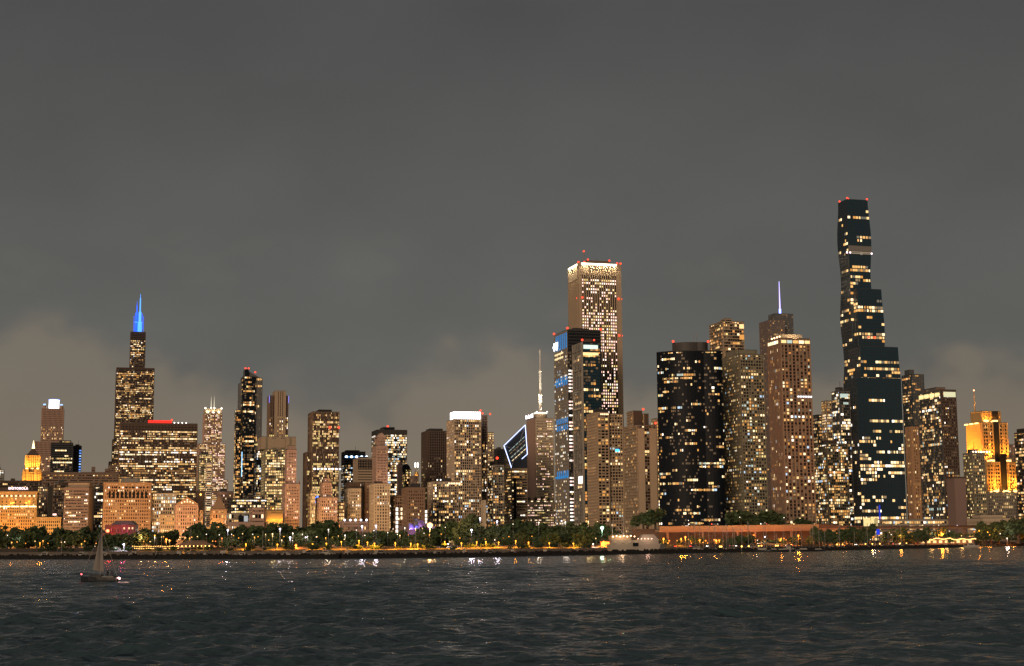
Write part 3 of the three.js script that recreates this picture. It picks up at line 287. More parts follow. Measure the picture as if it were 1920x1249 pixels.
// a crown of small leaf clumps through an uneven volume: n clumps, radius r, half height hh
function crownGeo(n, r, hh, seed) {
  const R = rng(seed), p = [], nn = [], lobes = [];
  for (let k = 0; k < 7; k++) { const a = R() * 6.28, q = .25 + .45 * R(); lobes.push([Math.cos(a) * q, (R() - .45) * 1.1, Math.sin(a) * q, .42 + .25 * R()]); }
  for (let k = 0; k < n; k++) {
    const L = lobes[Math.floor(R() * 7)], u = R() * 2 - 1, a = R() * 6.28, q = Math.cbrt(.25 + .75 * R()) * L[3], s = Math.sqrt(1 - u * u), cx = (L[0] + q * s * Math.cos(a)) * r, cy = (L[1] + q * u) * hh, cz = (L[2] + q * s * Math.sin(a)) * r, e = r * (.10 + .12 * R());
    for (let t = 0; t < 3; t++) { const ax = new THREE.Vector3(R() - .5, R() - .5, R() - .5).normalize(), b = new THREE.Vector3(R() - .5, R() - .5, R() - .5).cross(ax).normalize(), c = ax.clone().cross(b), o = [cx + (R() - .5) * e, cy + (R() - .5) * e, cz + (R() - .5) * e]; for (const [i, j] of [[-1, -.6], [1, -.5], [0, 1]]) { p.push(o[0] + (b.x * i + c.x * j) * e, o[1] + (b.y * i + c.y * j) * e, o[2] + (b.z * i + c.z * j) * e); nn.push(ax.x, ax.y, ax.z); } }
  }
  const g = new THREE.BufferGeometry(); g.setAttribute('position', new THREE.Float32BufferAttribute(p, 3)); g.setAttribute('normal', new THREE.Float32BufferAttribute(nn, 3)); return g;
}

// ---------------------------------------------------------------- water
{
  const R = rng(3), waves = [];
  for (let k = 0; k < 46; k++) { const L = .85 * Math.pow(15, k / 45), dir = -2.0 + (R() - .5) * 1.9, slope = L > 6 ? .03 : L > 3 ? .052 : .062; waves.push([2 * Math.PI / L * Math.cos(dir), 2 * Math.PI / L * Math.sin(dir), R() * 6.28, slope * L / 6.28, L]); }
  const step = (d) => (d < 55 ? .014 : .003 + .006 * sstep(200, 900, d)), rows = []; for (let d = 6; d < 2100;) { rows.push(d); d *= 1 + step(d); }
  const N = 420, A = .62, pos = new Float32Array(rows.length * (N + 1) * 3), uv = new Float32Array(rows.length * (N + 1) * 2), idx = [];
  rows.forEach((d, r) => {
    const cell = d * Math.max(2 * A / N, step(d));
    const on = waves.filter((w) => w[4] > 2.6 * cell).map((w) => [...w, sstep(2.6, 4.5, w[4] / cell)]);
    for (let c = 0; c <= N; c++) {
      const a = -A + 2 * A * c / N, x = d * Math.sin(a), z = -d * Math.cos(a); let y = 0, ox = 0, oz = 0;
      const gust = .55 + .9 * vnoise(x * .035, z * .02, 4);
      for (const w of on) { const ph = w[0] * x + w[1] * z + w[2], m = w[3] * w[5] * gust; y += m * Math.cos(ph); ox -= .7 * m * Math.sin(ph) * w[0] * w[4] / 6.28; oz -= .7 * m * Math.sin(ph) * w[1] * w[4] / 6.28; }
      const i = r * (N + 1) + c; pos.set([x + ox, y, z + oz], i * 3); uv.set([x / 40, z / 40], i * 2);
      if (r && c) { const q = i - N - 2; idx.push(q, q + 1, i - 1, q + 1, i, i - 1); }
    }
  });
  const g = new THREE.BufferGeometry(); g.setAttribute('position', new THREE.BufferAttribute(pos, 3)); g.setAttribute('uv', new THREE.BufferAttribute(uv, 2)); g.setIndex(idx); g.computeVertexNormals();
  if (g.attributes.normal.getY(5000) < 0) { for (let k = 0; k < idx.length; k += 3) { const t = idx[k]; idx[k] = idx[k + 1]; idx[k + 1] = t; } g.setIndex(idx); g.computeVertexNormals(); }
  // fine ripples, a tile of 40 m
  const T = 1024, px = new Uint8Array(T * T * 4), rip = [];
  for (let k = 0; k < 60; k++) { const n = 9 + Math.floor(R() * R() * 90), dir = -2.0 + (R() - .5) * 2.4, i = Math.round(n * Math.cos(dir)), j = Math.round(n * Math.sin(dir)); rip.push([i, j, R() * 6.28, .05 / Math.hypot(i, j)]); }
  const cs = Array.from({ length: T }, (_, k) => Math.cos(2 * Math.PI * k / T));
  for (let y = 0; y < T; y++) for (let x = 0; x < T; x++) {
    let gx = 0, gy = 0;
    for (const [i, j, p, a] of rip) { const s = a * cs[((i * x + j * y + Math.round(p / 6.2832 * T)) % T + T) % T]; gx += s * i; gy += s * j; }
    const l = 1 / Math.hypot(gx, gy, 1), o = (y * T + x) * 4; px[o] = 127.5 * (1 - gx * l); px[o + 1] = 127.5 * (1 - gy * l); px[o + 2] = 127.5 * (1 + l); px[o + 3] = 255;
  }
  const nm = new THREE.DataTexture(px, T, T); nm.wrapS = nm.wrapT = THREE.RepeatWrapping; nm.magFilter = THREE.LinearFilter; nm.needsUpdate = true;
  structure('lake_water', g, new THREE.MeshPhysicalMaterial({ color: col(.034, .066, .08), roughness: .19, ior: 1.38, normalMap: nm, normalScale: new THREE.Vector2(1, 1) }));
}
// ---------------------------------------------------------------- land
{
  const pts = SHORE.map(([x, z]) => new THREE.Vector2(x, -z));
  const far = [[5200, 1700], [5200, 7000], [-5200, 7000], [-5200, 1000]].map(([x, z]) => new THREE.Vector2(x, z));
  const g = new THREE.ShapeGeometry(new THREE.Shape([...pts, ...far])); g.rotateX(-Math.PI / 2); g.translate(0, GROUND, 0);
  structure('park_ground', g, M.lawn);
  const inset = (o) => SHORE.map(([x, z], k) => { const a = SHORE[Math.max(0, k - 1)], b = SHORE[Math.min(SHORE.length - 1, k + 1)], l = Math.hypot(b[0] - a[0], b[1] - a[1]); return [x + (b[1] - a[1]) / l * o, z - (b[0] - a[0]) / l * o]; });
  const strip = (o0, o1, y) => { const a = inset(o0), b = inset(o1), m = new MB(); for (let k = 0; k < a.length - 1; k++) m.prism([[a[k][0], a[k][1]], [a[k + 1][0], a[k + 1][1]], [b[k + 1][0], b[k + 1][1]], [b[k][0], b[k][1]]], y - .1, y); return m; };
  structure('lakefront_path', strip(4, 15, GROUND + .11), M.path);
  structure('grass_bank', (() => { const a = inset(15), b = inset(48), m = new MB(); for (let k = 0; k < a.length - 1; k++) m.prism([[a[k][0], a[k][1]], [a[k + 1][0], a[k + 1][1]], [b[k + 1][0], b[k + 1][1]], [b[k][0], b[k][1]]], GROUND - .2, GROUND, [[a[k][0], a[k][1], GROUND + .05], [a[k + 1][0], a[k + 1][1], GROUND + .05], [b[k + 1][0], b[k + 1][1], GROUND + 2.3], [b[k][0], b[k][1], GROUND + 2.3]]); return m; })(), std(.055, .042, .02, 1));
  structure('park_road', strip(62, 86, GROUND + .11), M.asphalt);
  const wall = thing('seawall', 'pale concrete seawall along the harbour edge under the path', 'seawall', [0, 0, 0]);
  const a = inset(-1), b = inset(1.2);
  for (let k = 0; k < a.length - 1; k++) mesh('wall_section', new MB().prism([[a[k][0], a[k][1]], [a[k + 1][0], a[k + 1][1]], [b[k + 1][0], b[k + 1][1]], [b[k][0], b[k][1]]], -1.5, GROUND + .1), M.quay, wall);
}
// the breakwater before the harbour: a dark mound of quarried stone
{
  const t = thing('breakwater', 'long black stone breakwater lying low between lake and harbour', 'breakwater');
  const m = new MB(), R = rng(31), rocks = []; let prev = null;
  for (let k = 0; k < BREAK.length - 1; k++) {
    const [x0, z0] = BREAK[k], [x1, z1] = BREAK[k + 1], L = Math.hypot(x1 - x0, z1 - z0), n = Math.ceil(L / 8);
    for (let j = 0; j < n; j++) {
      const q = (j) => { const s = j / n, x = mix(x0, x1, s), z = mix(z0, z1, s); return [x, z]; }, A = q(j), B = q(j + 1), ux = (z1 - z0) / L, uz = -(x1 - x0) / L;
      m.prism([[A[0] - ux * 5, A[1] - uz * 5], [B[0] - ux * 5, B[1] - uz * 5], [B[0] + ux * 5, B[1] + uz * 5], [A[0] + ux * 5, A[1] + uz * 5]], -1.5, 1.75, [[A[0] - ux * 1.6, A[1] - uz * 1.6], [B[0] - ux * 1.6, B[1] - uz * 1.6], [B[0] + ux * 1.6, B[1] + uz * 1.6], [A[0] + ux * 1.6, A[1] + uz * 1.6]]);
      for (let r = 0; r < 16; r++) { const s = (j + R()) / n, o = (R() * 2 - 1.2) * 3.4, x = mix(x0, x1, s), z = mix(z0, z1, s); rocks.push([x + ux * o, 1.85 - Math.max(0, Math.abs(o) - 1.2) * .85 - .2 + R() * .2, z + uz * o, (.35 + R() * .5)]); }
    }
  }
  mesh('mound', m, M.rock, t);
  const inst = new THREE.InstancedMesh(new THREE.DodecahedronGeometry(1, 0), M.rock, rocks.length), mt = new THREE.Matrix4(), e = new THREE.Euler(), qn = new THREE.Quaternion();
  rocks.forEach(([x, y, z, s], k) => { e.set(R() * 6, R() * 6, R() * 6); inst.setMatrixAt(k, mt.compose(new THREE.Vector3(x, y, z), qn.setFromEuler(e), new THREE.Vector3(s * (1 + .5 * R()), s * .8, s))); });
  inst.name = 'rubble'; inst.userData.kind = 'stuff'; inst.castShadow = inst.receiveShadow = true; t.add(inst);
}

// ---------------------------------------------------------------- the skyline, from the south end to the north
const rows = { bay: 3.2, floor: 3.9, pier: .16, band: .34 };
tower('bluetop', 'glass_tower', 'bluish lit tower top peeping over the low roofs at the south end', { frame: M.steel, pal: 'cool', p: .5, bay: 3, litFrom: .9 });
tower('lantern', 'crowned_tower', 'rosy stone tower topped by a glowing white drum between small turrets', { frame: M.pink, bay: 3.4, floor: 4, pier: .45, band: .25, p: .16, run: .2, pal: 'warm', litTo: .86 }, (S, P, t) => {
  tier(S, 0, 0, { p: .2 });
  const [l, r, top, zf, zb] = t[1], R = (r - l) / 2, cx = (l + r) / 2, cz = (zf + zb) / 2;
  put('lantern_light', CYL, lit(.92, .94, 1, 4.5), S.g, [cx, P.h + (top - P.h) * .5, cz], [R * .9, top - P.h - 1, R * .9]);
  put('lantern_rim', new THREE.TorusGeometry(1, .09, 6, 24).rotateX(Math.PI / 2), lit(.2, .3, 1, 2), S.g, [cx, top - .6, cz], R * .92);
  for (const [sx, sz] of [[-1, 1], [1, 1], [-1, -1], [1, -1]]) { put('turret', CYL, M.pink, S.g, [sx * P.w * .38, P.h + 3.5, sz * P.d * .38], [3.6, 7, 3.6]); put('turret_light', CYL, lit(.35, .6, 1, 1.6), S.g, [sx * P.w * .38, P.h + 8.5, sz * P.d * .38], [2.6, 3, 2.6]); }
});
tower('goldgothic', 'gilded_tower', 'small floodlit golden gothic tower with a dark pyramid roof and bright finial', { frame: M.gold, bay: 3.5, floor: 5, pier: .5, band: .1, pd: .9, p: 0 }, (S, P, t) => {
  tier(S, 0, 0, { p: 0 }); tier(S, 1, 60, {}); tier(S, 2, 60, {});
  const y = P.h; mesh('roof_pyramid', new MB().prism([[-10, 10], [10, 10], [10, -10], [-10, -10]], y, y + 12, [[-1, 1], [1, 1], [1, -1], [-1, -1]]), M.umber, S.g);
  put('finial_light', new THREE.ConeGeometry(1, 1, 8), lit(1, .75, .35, 4), S.g, [0, y + 18, 0], [2.2, 13, 2.2]);
  for (const [x, z] of [[-8, 17], [8, 17]]) { put('flood_lamp', UNIT, lit(1, .66, .2, 6), S.g, [x, t[1][2] + 1, z - 2], [3.4, 2.2, 1.2]); spot(S.g, [x, t[1][2] + 2.4, z + 3], [x * .3, y, 8], [1, .44, .06], 4200, .9); }
  for (const x of [-9, 9]) spot(S.g, [x, 88, 30], [x * .6, 122, 10], [1, .44, .06], 11000, .8);
  for (const x of [-8, 0, 8]) { put('flood_lamp', UNIT, lit(1, .62, .18, 4), S.g, [x, y - 20, 14.2], [3.4, 1.2, 1]); spot(S.g, [x, y - 19, 15.4], [x, y - 8, 12], [1, .44, .06], 420, 1.2); }
});
tower('darkbox', 'black_office', 'black flat office block with two bright floors, beside a blue edged tower', { ...rows, frame: M.coal, glass: M.ink, p: .06, full: .2, fullp: .9, pal: 'yellow', litTo: .85 }, (S, P) => { tier(S, 0, P.h, { p: 0 }); for (const [y, a, b] of [[13, .15, .72], [33, .02, .98], [48, .1, .62], [22, .6, .8]]) for (let k = 0; k < 11; k++) if (k / 11 > a && k / 11 < b) put('window', PANE, W[S.R() < .5 ? 'c' : 'b'], S.g, [-P.w / 2 + 2 + k * 3.1, P.h - y, P.d / 2 + .5], [2.5, 2.2, 1]); });
tower('blueedge', 'blue_edged_tower', 'narrow dark tower whose edge carries a ladder of blue lights', { frame: M.coal, glass: M.ink, p: 0 }, (S, P) => { for (let k = 0; k < 12; k++) put('window', PANE, W[k % 3 ? 'l' : 'h'], S.g, [P.w / 2 - 1.8, 112 + k * 4.6, P.d / 2 + .45], [3.2, 2.2, 1]); });
tower('lowslabA', 'dark_slab', 'long dark low slab behind the block with the rooftop name sign', { ...rows, frame: M.umber, p: .05, pal: 'yellow' }, (S) => tier(S, 0, S.P.h, { p: 0 }));
tower('lowslabB', 'brown_slab', 'long dark brown slab with roof sheds in front of the stepped black giant', { ...rows, frame: M.brown, pal: 'amber', p: .03, full: .05, fullp: .35, band: .6 }, (S) => { tier(S, 0, S.P.h, { p: 0 }); tier(S, 1, S.P.h, { p: 0 }); tier(S, 2, S.P.h, { p: .1 }); });
const font = await new FontLoader().loadAsync('fonts/droid/droid_sans_bold.typeface.json');
function words(text, h, depth, mat, g, p, name = 'sign_letter') {     // each letter a piece of its own
  const s = new THREE.Group(); s.name = 'lettering'; let x = 0;
  for (const ch of text) { const geo = new TextGeometry(ch, { font, size: h, depth, curveSegments: 3 }); geo.computeBoundingBox(); const m = mesh(name, geo, mat, s); m.position.x = x; x += font.data.glyphs[ch].ha / font.data.resolution * h * 1.0; }
  s.position.set(p[0] - x / 2, p[1], p[2]); g.add(s); return x;
}
tower('goldpalace', 'golden_palazzo', 'broad gold lit masonry block with cornice and rooftop letters', { frame: M.gold, bay: 3.5, floor: 4.1, pier: .5, band: .42, p: .26, full: .12, fullp: .75, pal: 'warm', run: .5 }, (S, P) => {
  const f = P.d / 2; mesh('cornice', new MB().box(0, P.h - .8, 0, P.w + 3, 1.6, P.d + 3), M.gold, S.g);
  for (let k = 0; k < 15; k++) put('oculus_window', CYL, W.c, S.g, [-P.w / 2 + 3 + k * 5.1, P.h - 5.2, f + .3], [1.15, .5, 1.15]).rotation.x = Math.PI / 2;
  for (let k = 0; k < 16; k++) put('pilaster', UNIT, M.gold, S.g, [-P.w / 2 + 1 + k * 5.05, P.h - 12, f + .7], [1.3, 9, 1.0]);
  for (let k = 0; k < 8; k++) { const x = -P.w / 2 + 5 + k * 9.7; put('flood_lamp', UNIT, lit(1, .72, .34, 3.4), S.g, [x, P.h - 17.6, f + 1.4], [8.4, 1.3, .7]); }
  for (let k = 0; k < 4; k++) spot(S.g, [-P.w / 2 + 8 + k * 20, P.h - 16.6, f + 4], [-P.w / 2 + 8 + k * 20, P.h - 5, f], [1, .48, .07], 700, 1.2);
  for (let k = 0; k < 3; k++) spot(S.g, [-P.w / 2 + 12 + k * 27, 4, f + 34], [-P.w / 2 + 12 + k * 27, 34, f], [1, .38, .03], 5600, 1);
  mesh('sign_frame', new MB().box(17, P.h + 2, f - 6, 22, .4, .5).box(8, P.h + 1, f - 6.4, .4, 2.6, .4).box(25, P.h + 1, f - 6.4, .4, 2.6, .4), M.steel, S.g);
  words('MOTOROLA', 2.9, .5, lit(1, .72, .74, 2.6), S.g, [17, P.h + 2.4, f - 6.2]);
});
tower('goldannex', 'golden_annex', 'low gold lit annex with a broad cornice under the tall palazzo', { frame: M.gold, bay: 3, floor: 4.2, pier: .4, band: .4, p: .1, pal: 'amber' }, (S, P) => { mesh('cornice', new MB().box(0, P.h - .6, 0, P.w + 2, 1.2, P.d + 2), M.gold, S.g); spot(S.g, [2, 6, 40], [2, 24, 15], [1, .5, .1], 2600, 1); put('window', PANE, W.i, S.g, [6, P.h + 3.2, 10], [4, 2, 1]); });
tower('greyshaft', 'grey_shaft', 'narrow grey shaft with a pale blank side next to the golden palazzo', { frame: M.umber, bay: 3, p: .14, pal: 'yellow', right: { p: 0, pier: 1, band: 1, frame: M.tan } });
tower('darkinfill', 'dark_infill', 'dark flat block between the grey shaft and the mauve office', { ...rows, frame: M.umber, p: .1, pal: 'dim', full: .05 });
tower('mauveoffice', 'mauve_office', 'mauve masonry office with window strips and a pale blank end wall', { bay: 2.4, floor: 3.7, pier: .22, band: .5, frame: M.mauve, p: .1, run: .55, full: .12, fullp: .4, pal: 'office', right: { p: 0, pier: 1, band: 1, frame: M.tan } }, (S) => tier(S, 0, S.P.h, { p: 0, frame: M.tan, pier: .9, band: .9 }));
tower('striplit', 'strip_lit_block', 'dark narrow block with white lit strips by the terracotta hotel front', { ...rows, floor: 4.6, frame: M.coal, p: .18, full: .2, pal: 'white', run: .7 });
tower('terracotta', 'terracotta_block', 'broad terracotta office block with a row of round windows under its cornice', { frame: M.terra, bay: 3.4, floor: 4.1, pier: .48, band: .45, p: .14, full: .12, fullp: .6, pal: 'warm', run: .45 }, (S, P) => {
  const f = P.d / 2; mesh('cornice', new MB().box(0, P.h - .5, 0, P.w + 2.4, 1.4, P.d + 2.4), M.terra, S.g); tier(S, 0, P.h, { p: 0, frame: M.grey, pier: .9 });
  for (let k = 0; k < 12; k++) put('oculus_window', CYL, k % 4 ? M.glass : W.i, S.g, [-P.w / 2 + 5 + k * 3.8, P.h - 5.4, f + .45], [1, .5, 1]).rotation.x = Math.PI / 2;
  for (let k = 0; k < 10; k++) put('tall_window', UNIT, M.glass, S.g, [-P.w / 2 + 6 + k * 4.4, P.h - 13.5, f + .3], [2.6, 7.4, .3]);
});
tower('brightwall', 'bright_block', 'cream block with large white windows right of the round windowed front', { frame: M.cream, bay: 3.4, floor: 4.4, pier: .35, band: .35, p: .42, pal: 'white', full: .15 });
tower('lowterra', 'low_tan_block', 'low tan block at the foot of the white windowed one', { frame: M.tan, bay: 3, floor: 4.2, pier: .42, band: .4, p: .3, pal: 'amber' });
tower('gable', 'gabled_building', 'orange lit masonry building with one broad pointed gable', { frame: M.pink, bay: 3.2, floor: 4.2, pier: .5, band: .4, p: .26, pal: 'warm' }, (S, P) => {
  const w = P.w / 2, d = P.d / 2; mesh('gable_roof', new MB().prism([[-w - .4, d + .4], [w + .4, d + .4], [w + .4, -d], [-w - .4, -d]], P.h + .5, P.h + 8, [[-.4, d + .4], [.4, d + .4], [.4, -d], [-.4, -d]]), M.terra, S.g);
  for (const [x, y] of [[-3, 3], [0, 3], [3, 3], [0, 5.2], [-6, 1.8], [6, 1.8]]) put('window', PANE, W.c, S.g, [x, P.h + y, d + .5], [1.3, 1.5, 1]);
});
tower('gableannex', 'slim_annex', 'slim orange annex leaning on the pointed gable building', { frame: M.terra, bay: 2.6, floor: 4, p: .4, pal: 'amber' });
tower('redslab', 'red_slab_tower', 'wide red brown slab tower with many lit floors and a glowing red roof band', { bay: 3, floor: 3.9, pier: .2, band: .36, frame: M.umber, pierMat: M.brown, p: .34, run: .66, full: .3, fullp: .8, dark: .1, pal: 'warm', litTo: .95, same: .6 }, (S, P) => {
  put('sign_light', UNIT, lit(1, .02, .012, 1.5), S.g, [-P.w / 2 + 60, P.h + 3.4, P.d / 2 - 1], [36, 5.4, 1]);
  mesh('parapet', new MB().box(0, P.h + 1.1, 0, P.w, 1.4, P.d), M.umber, S.g); beacon(S.g, -P.w / 2 + 78, P.h + 7, P.d / 2 - 1, 1.4);
  for (let k = 0; k < 4; k++) put('roof_lamp', BALL, WHITEHOT, S.g, [-P.w / 2 + 82 + k * 6, P.h + 2.5, P.d / 2], .9);
});
tower('tubes', 'stepped_black_tower', 'black stepped giant with many lit windows and two blue glowing masts', { bay: 3.2, floor: 4.1, pier: .22, band: .36, frame: M.umber, glass: M.ink, p: .34, run: .6, full: .16, fullp: .8, dark: .16, pal: 'warm', litTo: .985 }, (S, P, t) => {
  tier(S, 0, P.h - 1, { p: .26, litTo: .78, pal: 'flats' }); tier(S, 1, 0, { p: .2 }); tier(S, 2, 0, { p: .1 });
  const [l, r, y, zf, zb] = t[0], cx = (l + r) / 2, cz = (zf + zb) / 2, BL = lit(.015, .12, 1, 1.5), BLH = lit(.07, .32, 1, 2);  // masts and struts glow themselves to carry the blue light on them
  for (const [ox, oz, hh] of [[-3.5, -5, 70], [3, 5, 84]]) {
    const mast = mesh('mast', new THREE.LatheGeometry([[0, 0], [4.4, 0], [4.2, 20], [2.9, 21], [2.7, 44], [1.4, 46], [1.1, hh - 10], [.5, hh - 8], [.3, hh], [0, hh]].map(([a, b]) => new THREE.Vector2(a, b)), 12), oz > 0 ? BLH : BL, S.g); mast.name = 'glowing_mast'; mast.position.set(cx + ox, y + .5, cz + oz);
  }
  for (const sx of [-9.5, -6.8, 8.4, 10.6]) put('glowing_strut', CYL, BL, S.g, [cx + sx, y + 18 + (Math.abs(sx) < 9 ? 6 : 0), cz + 4], [.55, 36, .55]);
  put('glowing_strut', UNIT, BLH, S.g, [cx, y + 22, cz + 8], [17, 1.2, .8]);
  glowLamp(S.g, [cx, y + 20, cz + 22], [.1, .35, 1], 500);
});
tower('crowned', 'spiked_tower', 'granite tower with cream lit crown, corner pinnacles and twin spires', { bay: 3.3, floor: 4, pier: .42, band: .3, frame: M.pink, p: .34, run: .3, pal: 'pinkish', full: .1 }, (S, P, t) => {
  tier(S, 0, 0, { p: .3 }); tier(S, 1, 0, { p: .34 });
  const C = lit(1, .85, .6, 2.6); block(S, -P.w * .46, P.w * .46, P.d * .46, -P.d * .46, P.h, P.h + 10, { glass: M.cream, frame: M.cream, pier: .6, band: .3, p: 0, pd: .6 });
  for (const x of [-.32, 0, .32]) { put('flood_lamp', UNIT, C, S.g, [x * P.w, P.h + .9, P.d * .5], [4, .9, .8]); spot(S.g, [x * P.w, P.h + 1.6, P.d * .5 + 2], [x * P.w, P.h + 8, P.d * .46], [1, .82, .55], 420, 1.2); }
  for (const sx of [-1, 1]) { put('pinnacle', new THREE.ConeGeometry(1, 1, 6), M.cream, S.g, [sx * P.w * .46, P.h + 14, P.d * .44], [2, 9, 2]); put('pinnacle_light', BALL, WHITEHOT, S.g, [sx * P.w * .46, P.h + 10.5, P.d * .5], 1.5); put('spire', new THREE.ConeGeometry(1, 1, 6), lit(1, .85, .6, .9), S.g, [sx * 3, P.h + 23, 0], [1.4, 32, 1.4]); put('spire_light', BALL, WHITEHOT, S.g, [sx * 3.4, P.h + 11.5, 3], 2.1); }
});
tower('tanyellow', 'tan_flats', 'tan flats with yellowish windows in front of the twin spired tower', { bay: 2.6, floor: 3.3, frame: M.olive, p: .4, pal: 'yellow', full: .1 });
tower('brownpier', 'brown_block', 'dark brown windowless block with one amber lamp', { frame: M.umber, glass: M.umber, p: 0, pier: .3, band: .2, pd: .2 }, (S, P) => { put('wall_lamp', BALL, lit(1, .5, .1, 6), S.g, [-1, P.h - 4, P.d / 2 + 1], 1); });
tower('ladder', 'ladder_tower', 'very slim tower with close white balcony edges like a ladder', { bay: 6, floor: 2.5, pier: 0, band: .34, bd: 1.1, frame: M.white, glass: M.coal, p: .2, pal: 'warm' });
tower('pyramidhall', 'pyramid_roofed_hall', 'orange lit hall with steep pyramid roof and tall amber windows', { frame: M.terra, bay: 4, floor: 6, pier: .45, band: .4, p: .45, pal: 'amber' }, (S, P) => mesh('roof_pyramid', new MB().prism([[-7, 9], [7, 9], [7, -9], [-7, -9]], P.h + .5, P.h + 15, [[-.2, .2], [.2, .2], [.2, -.2], [-.2, -.2]]), M.terra, S.g));
tower('pinkblock', 'pink_topped_block', 'pinkish flat block rising behind the pyramid roof', { frame: M.pink, bay: 3.4, floor: 4, p: .22, pal: 'pinkish', pier: .5, band: .5 });
// the slanted glass blade and its two grey companions
tower('bladeA', 'slanted_glass_tower', 'tall black glass tower with sloping top and three red beacons', { custom: true }, (S, P, t) => {
  const st = { bay: 3.4, floor: 3.6, pier: .06, band: .16, pd: .2, bd: .12, frame: M.ink, glass: M.ink, p: .12, run: .72, pal: 'amber', full: .04 };
  block(S, -P.w / 2, P.w / 2, P.d / 2, -P.d / 2, 0, P.h, st);
  const [l, r, y, zf, zb] = t[0], [l2, r2, y2, zf2, zb2] = t[1];
  block(S, l, r, zf, zb, 0, y, { ...st, p: .3, pier: .1 });
  block(S, l2, r2, zf2, zb2, 0, y2 - 2, { ...st, frame: M.slate, glass: M.slate, bay: 3.2, pier: .2, band: .02, pd: .3, p: .06, pal: 'warm' });
  mesh('sloping_screen', new MB().prism([[-P.w / 2 + 4, P.d / 2 - 3], [r2 - 2, zf2 - 3], [r2 - 2, zb2], [-P.w / 2 + 4, -P.d / 2]], P.h - 2, P.h, [[-P.w / 2 + 4, P.d / 2 - 3, P.h + 10.5], [r2 - 2, zf2 - 3, P.h - 1], [r2 - 2, zb2, P.h - 1], [-P.w / 2 + 4, -P.d / 2, P.h + 10.5]]), M.slate, S.g);
  mesh('peak', new MB().box(-P.w / 2 + 5.5, P.h + 5, 3, 6, 12, P.d * .7), M.ink, S.g);
  mesh('rear_slab', new MB().box(-P.w / 2 - 1.5, P.h / 2 - 4, -P.d * .2, 5, P.h - 8, P.d * .5), M.slate, S.g);
  for (const [x, yy] of [[-P.w / 2 + 3.4, 12.4], [-P.w / 2 + 8, 12.4], [9, 7]]) beacon(S.g, x, P.h + yy, P.d / 2 - 2, 1.2);
  put('edge_light', UNIT, lit(.3, .65, 1, 2), S.g, [-P.w / 2 + .3, 118, P.d / 2 + .6], [1, 36, .8]);
});
tower('shoulder', 'shouldered_tower', 'slim tan tower with dark slots and violet lit shoulders', { bay: 5.5, floor: 3.6, pier: .7, band: .1, frame: M.tan, p: .34, pal: 'warm', pd: .5, litTo: .85 }, (S, P, t) => {
  const [l, r, y, zf, zb] = t[0]; tier(S, 0, 0, { p: .16, bay: 4, pier: .4, frame: M.brown });
  for (const x of [l, r]) put('shoulder_light', UNIT, lit(.25, .25, 1, 1.2), S.g, [x, y - 6, zf + .1], [1, 12, 1]);
});
tower('lanternbox', 'lantern_office', 'boxy office with a full wall of yellow windows under a blank top', { bay: 3.3, floor: 3.9, pier: .16, band: .3, frame: M.olive, p: .72, run: .4, pal: 'yellow', full: .2, fullp: .97, litFrom: .0 }, (S, P, t) => { const [l, r, y, zf, zb] = t[0]; block(S, l, r, zf, zb, P.h, y, { glass: M.olive, frame: M.tan, pier: .5, band: .1, bay: 15, p: 0, pd: .5 }); mesh('louver', new MB().box(-4, P.h + 8, zf + .9, 20, 12, .6), M.tan, S.g); });
tower('pinktower', 'pink_crowned_tower', 'slim pink terracotta tower stepping up to a little crown', { frame: M.pink, bay: 2.5, floor: 3.6, pier: .5, band: .45, p: .14, pal: 'pinkish' }, (S, P, t) => { tier(S, 0, P.h, { p: .06 }); tier(S, 1, t[0][2], { p: 0 }); for (const x of [-P.w * .45, P.w * .45]) put('pinnacle', new THREE.ConeGeometry(1, 1, 4), M.pink, S.g, [x, P.h + 2.4, P.d * .45], [1.6, 4.4, 1.6]); spot(S.g, [0, P.h + 3, 30], [0, t[0][2] - 8, 8], [1, .6, .45], 900, 1); });
tower('inkglass', 'ink_glass_tower', 'narrow blue black glass block tucked beside the yellow windowed office', { bay: 3, floor: 3.7, pier: .08, band: .2, frame: M.ink, glass: M.ink, p: .34, pal: 'white', run: .5 });
tower('inklow', 'dark_low_block', 'dark low glass block with scattered bluish windows behind the museum', { bay: 3, floor: 3.8, pier: .12, band: .3, frame: M.coal, glass: M.ink, p: .28, pal: 'office', full: .12 }, (S) => tier(S, 0, S.P.h, { p: .3 }));
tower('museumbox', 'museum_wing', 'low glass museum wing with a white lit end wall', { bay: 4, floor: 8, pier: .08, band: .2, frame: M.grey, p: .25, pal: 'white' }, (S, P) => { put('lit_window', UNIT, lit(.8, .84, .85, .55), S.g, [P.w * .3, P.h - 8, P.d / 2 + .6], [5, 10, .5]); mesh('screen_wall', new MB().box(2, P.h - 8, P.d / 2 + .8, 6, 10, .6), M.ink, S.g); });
tower('pinkgarage', 'open_gallery_block', 'pink block of five open galleries beside the golden hall', { frame: M.pink, bay: 5, floor: 7.4, pier: .16, band: .4, bd: 1.2, pd: 1, p: .2, pal: 'pinkish' });
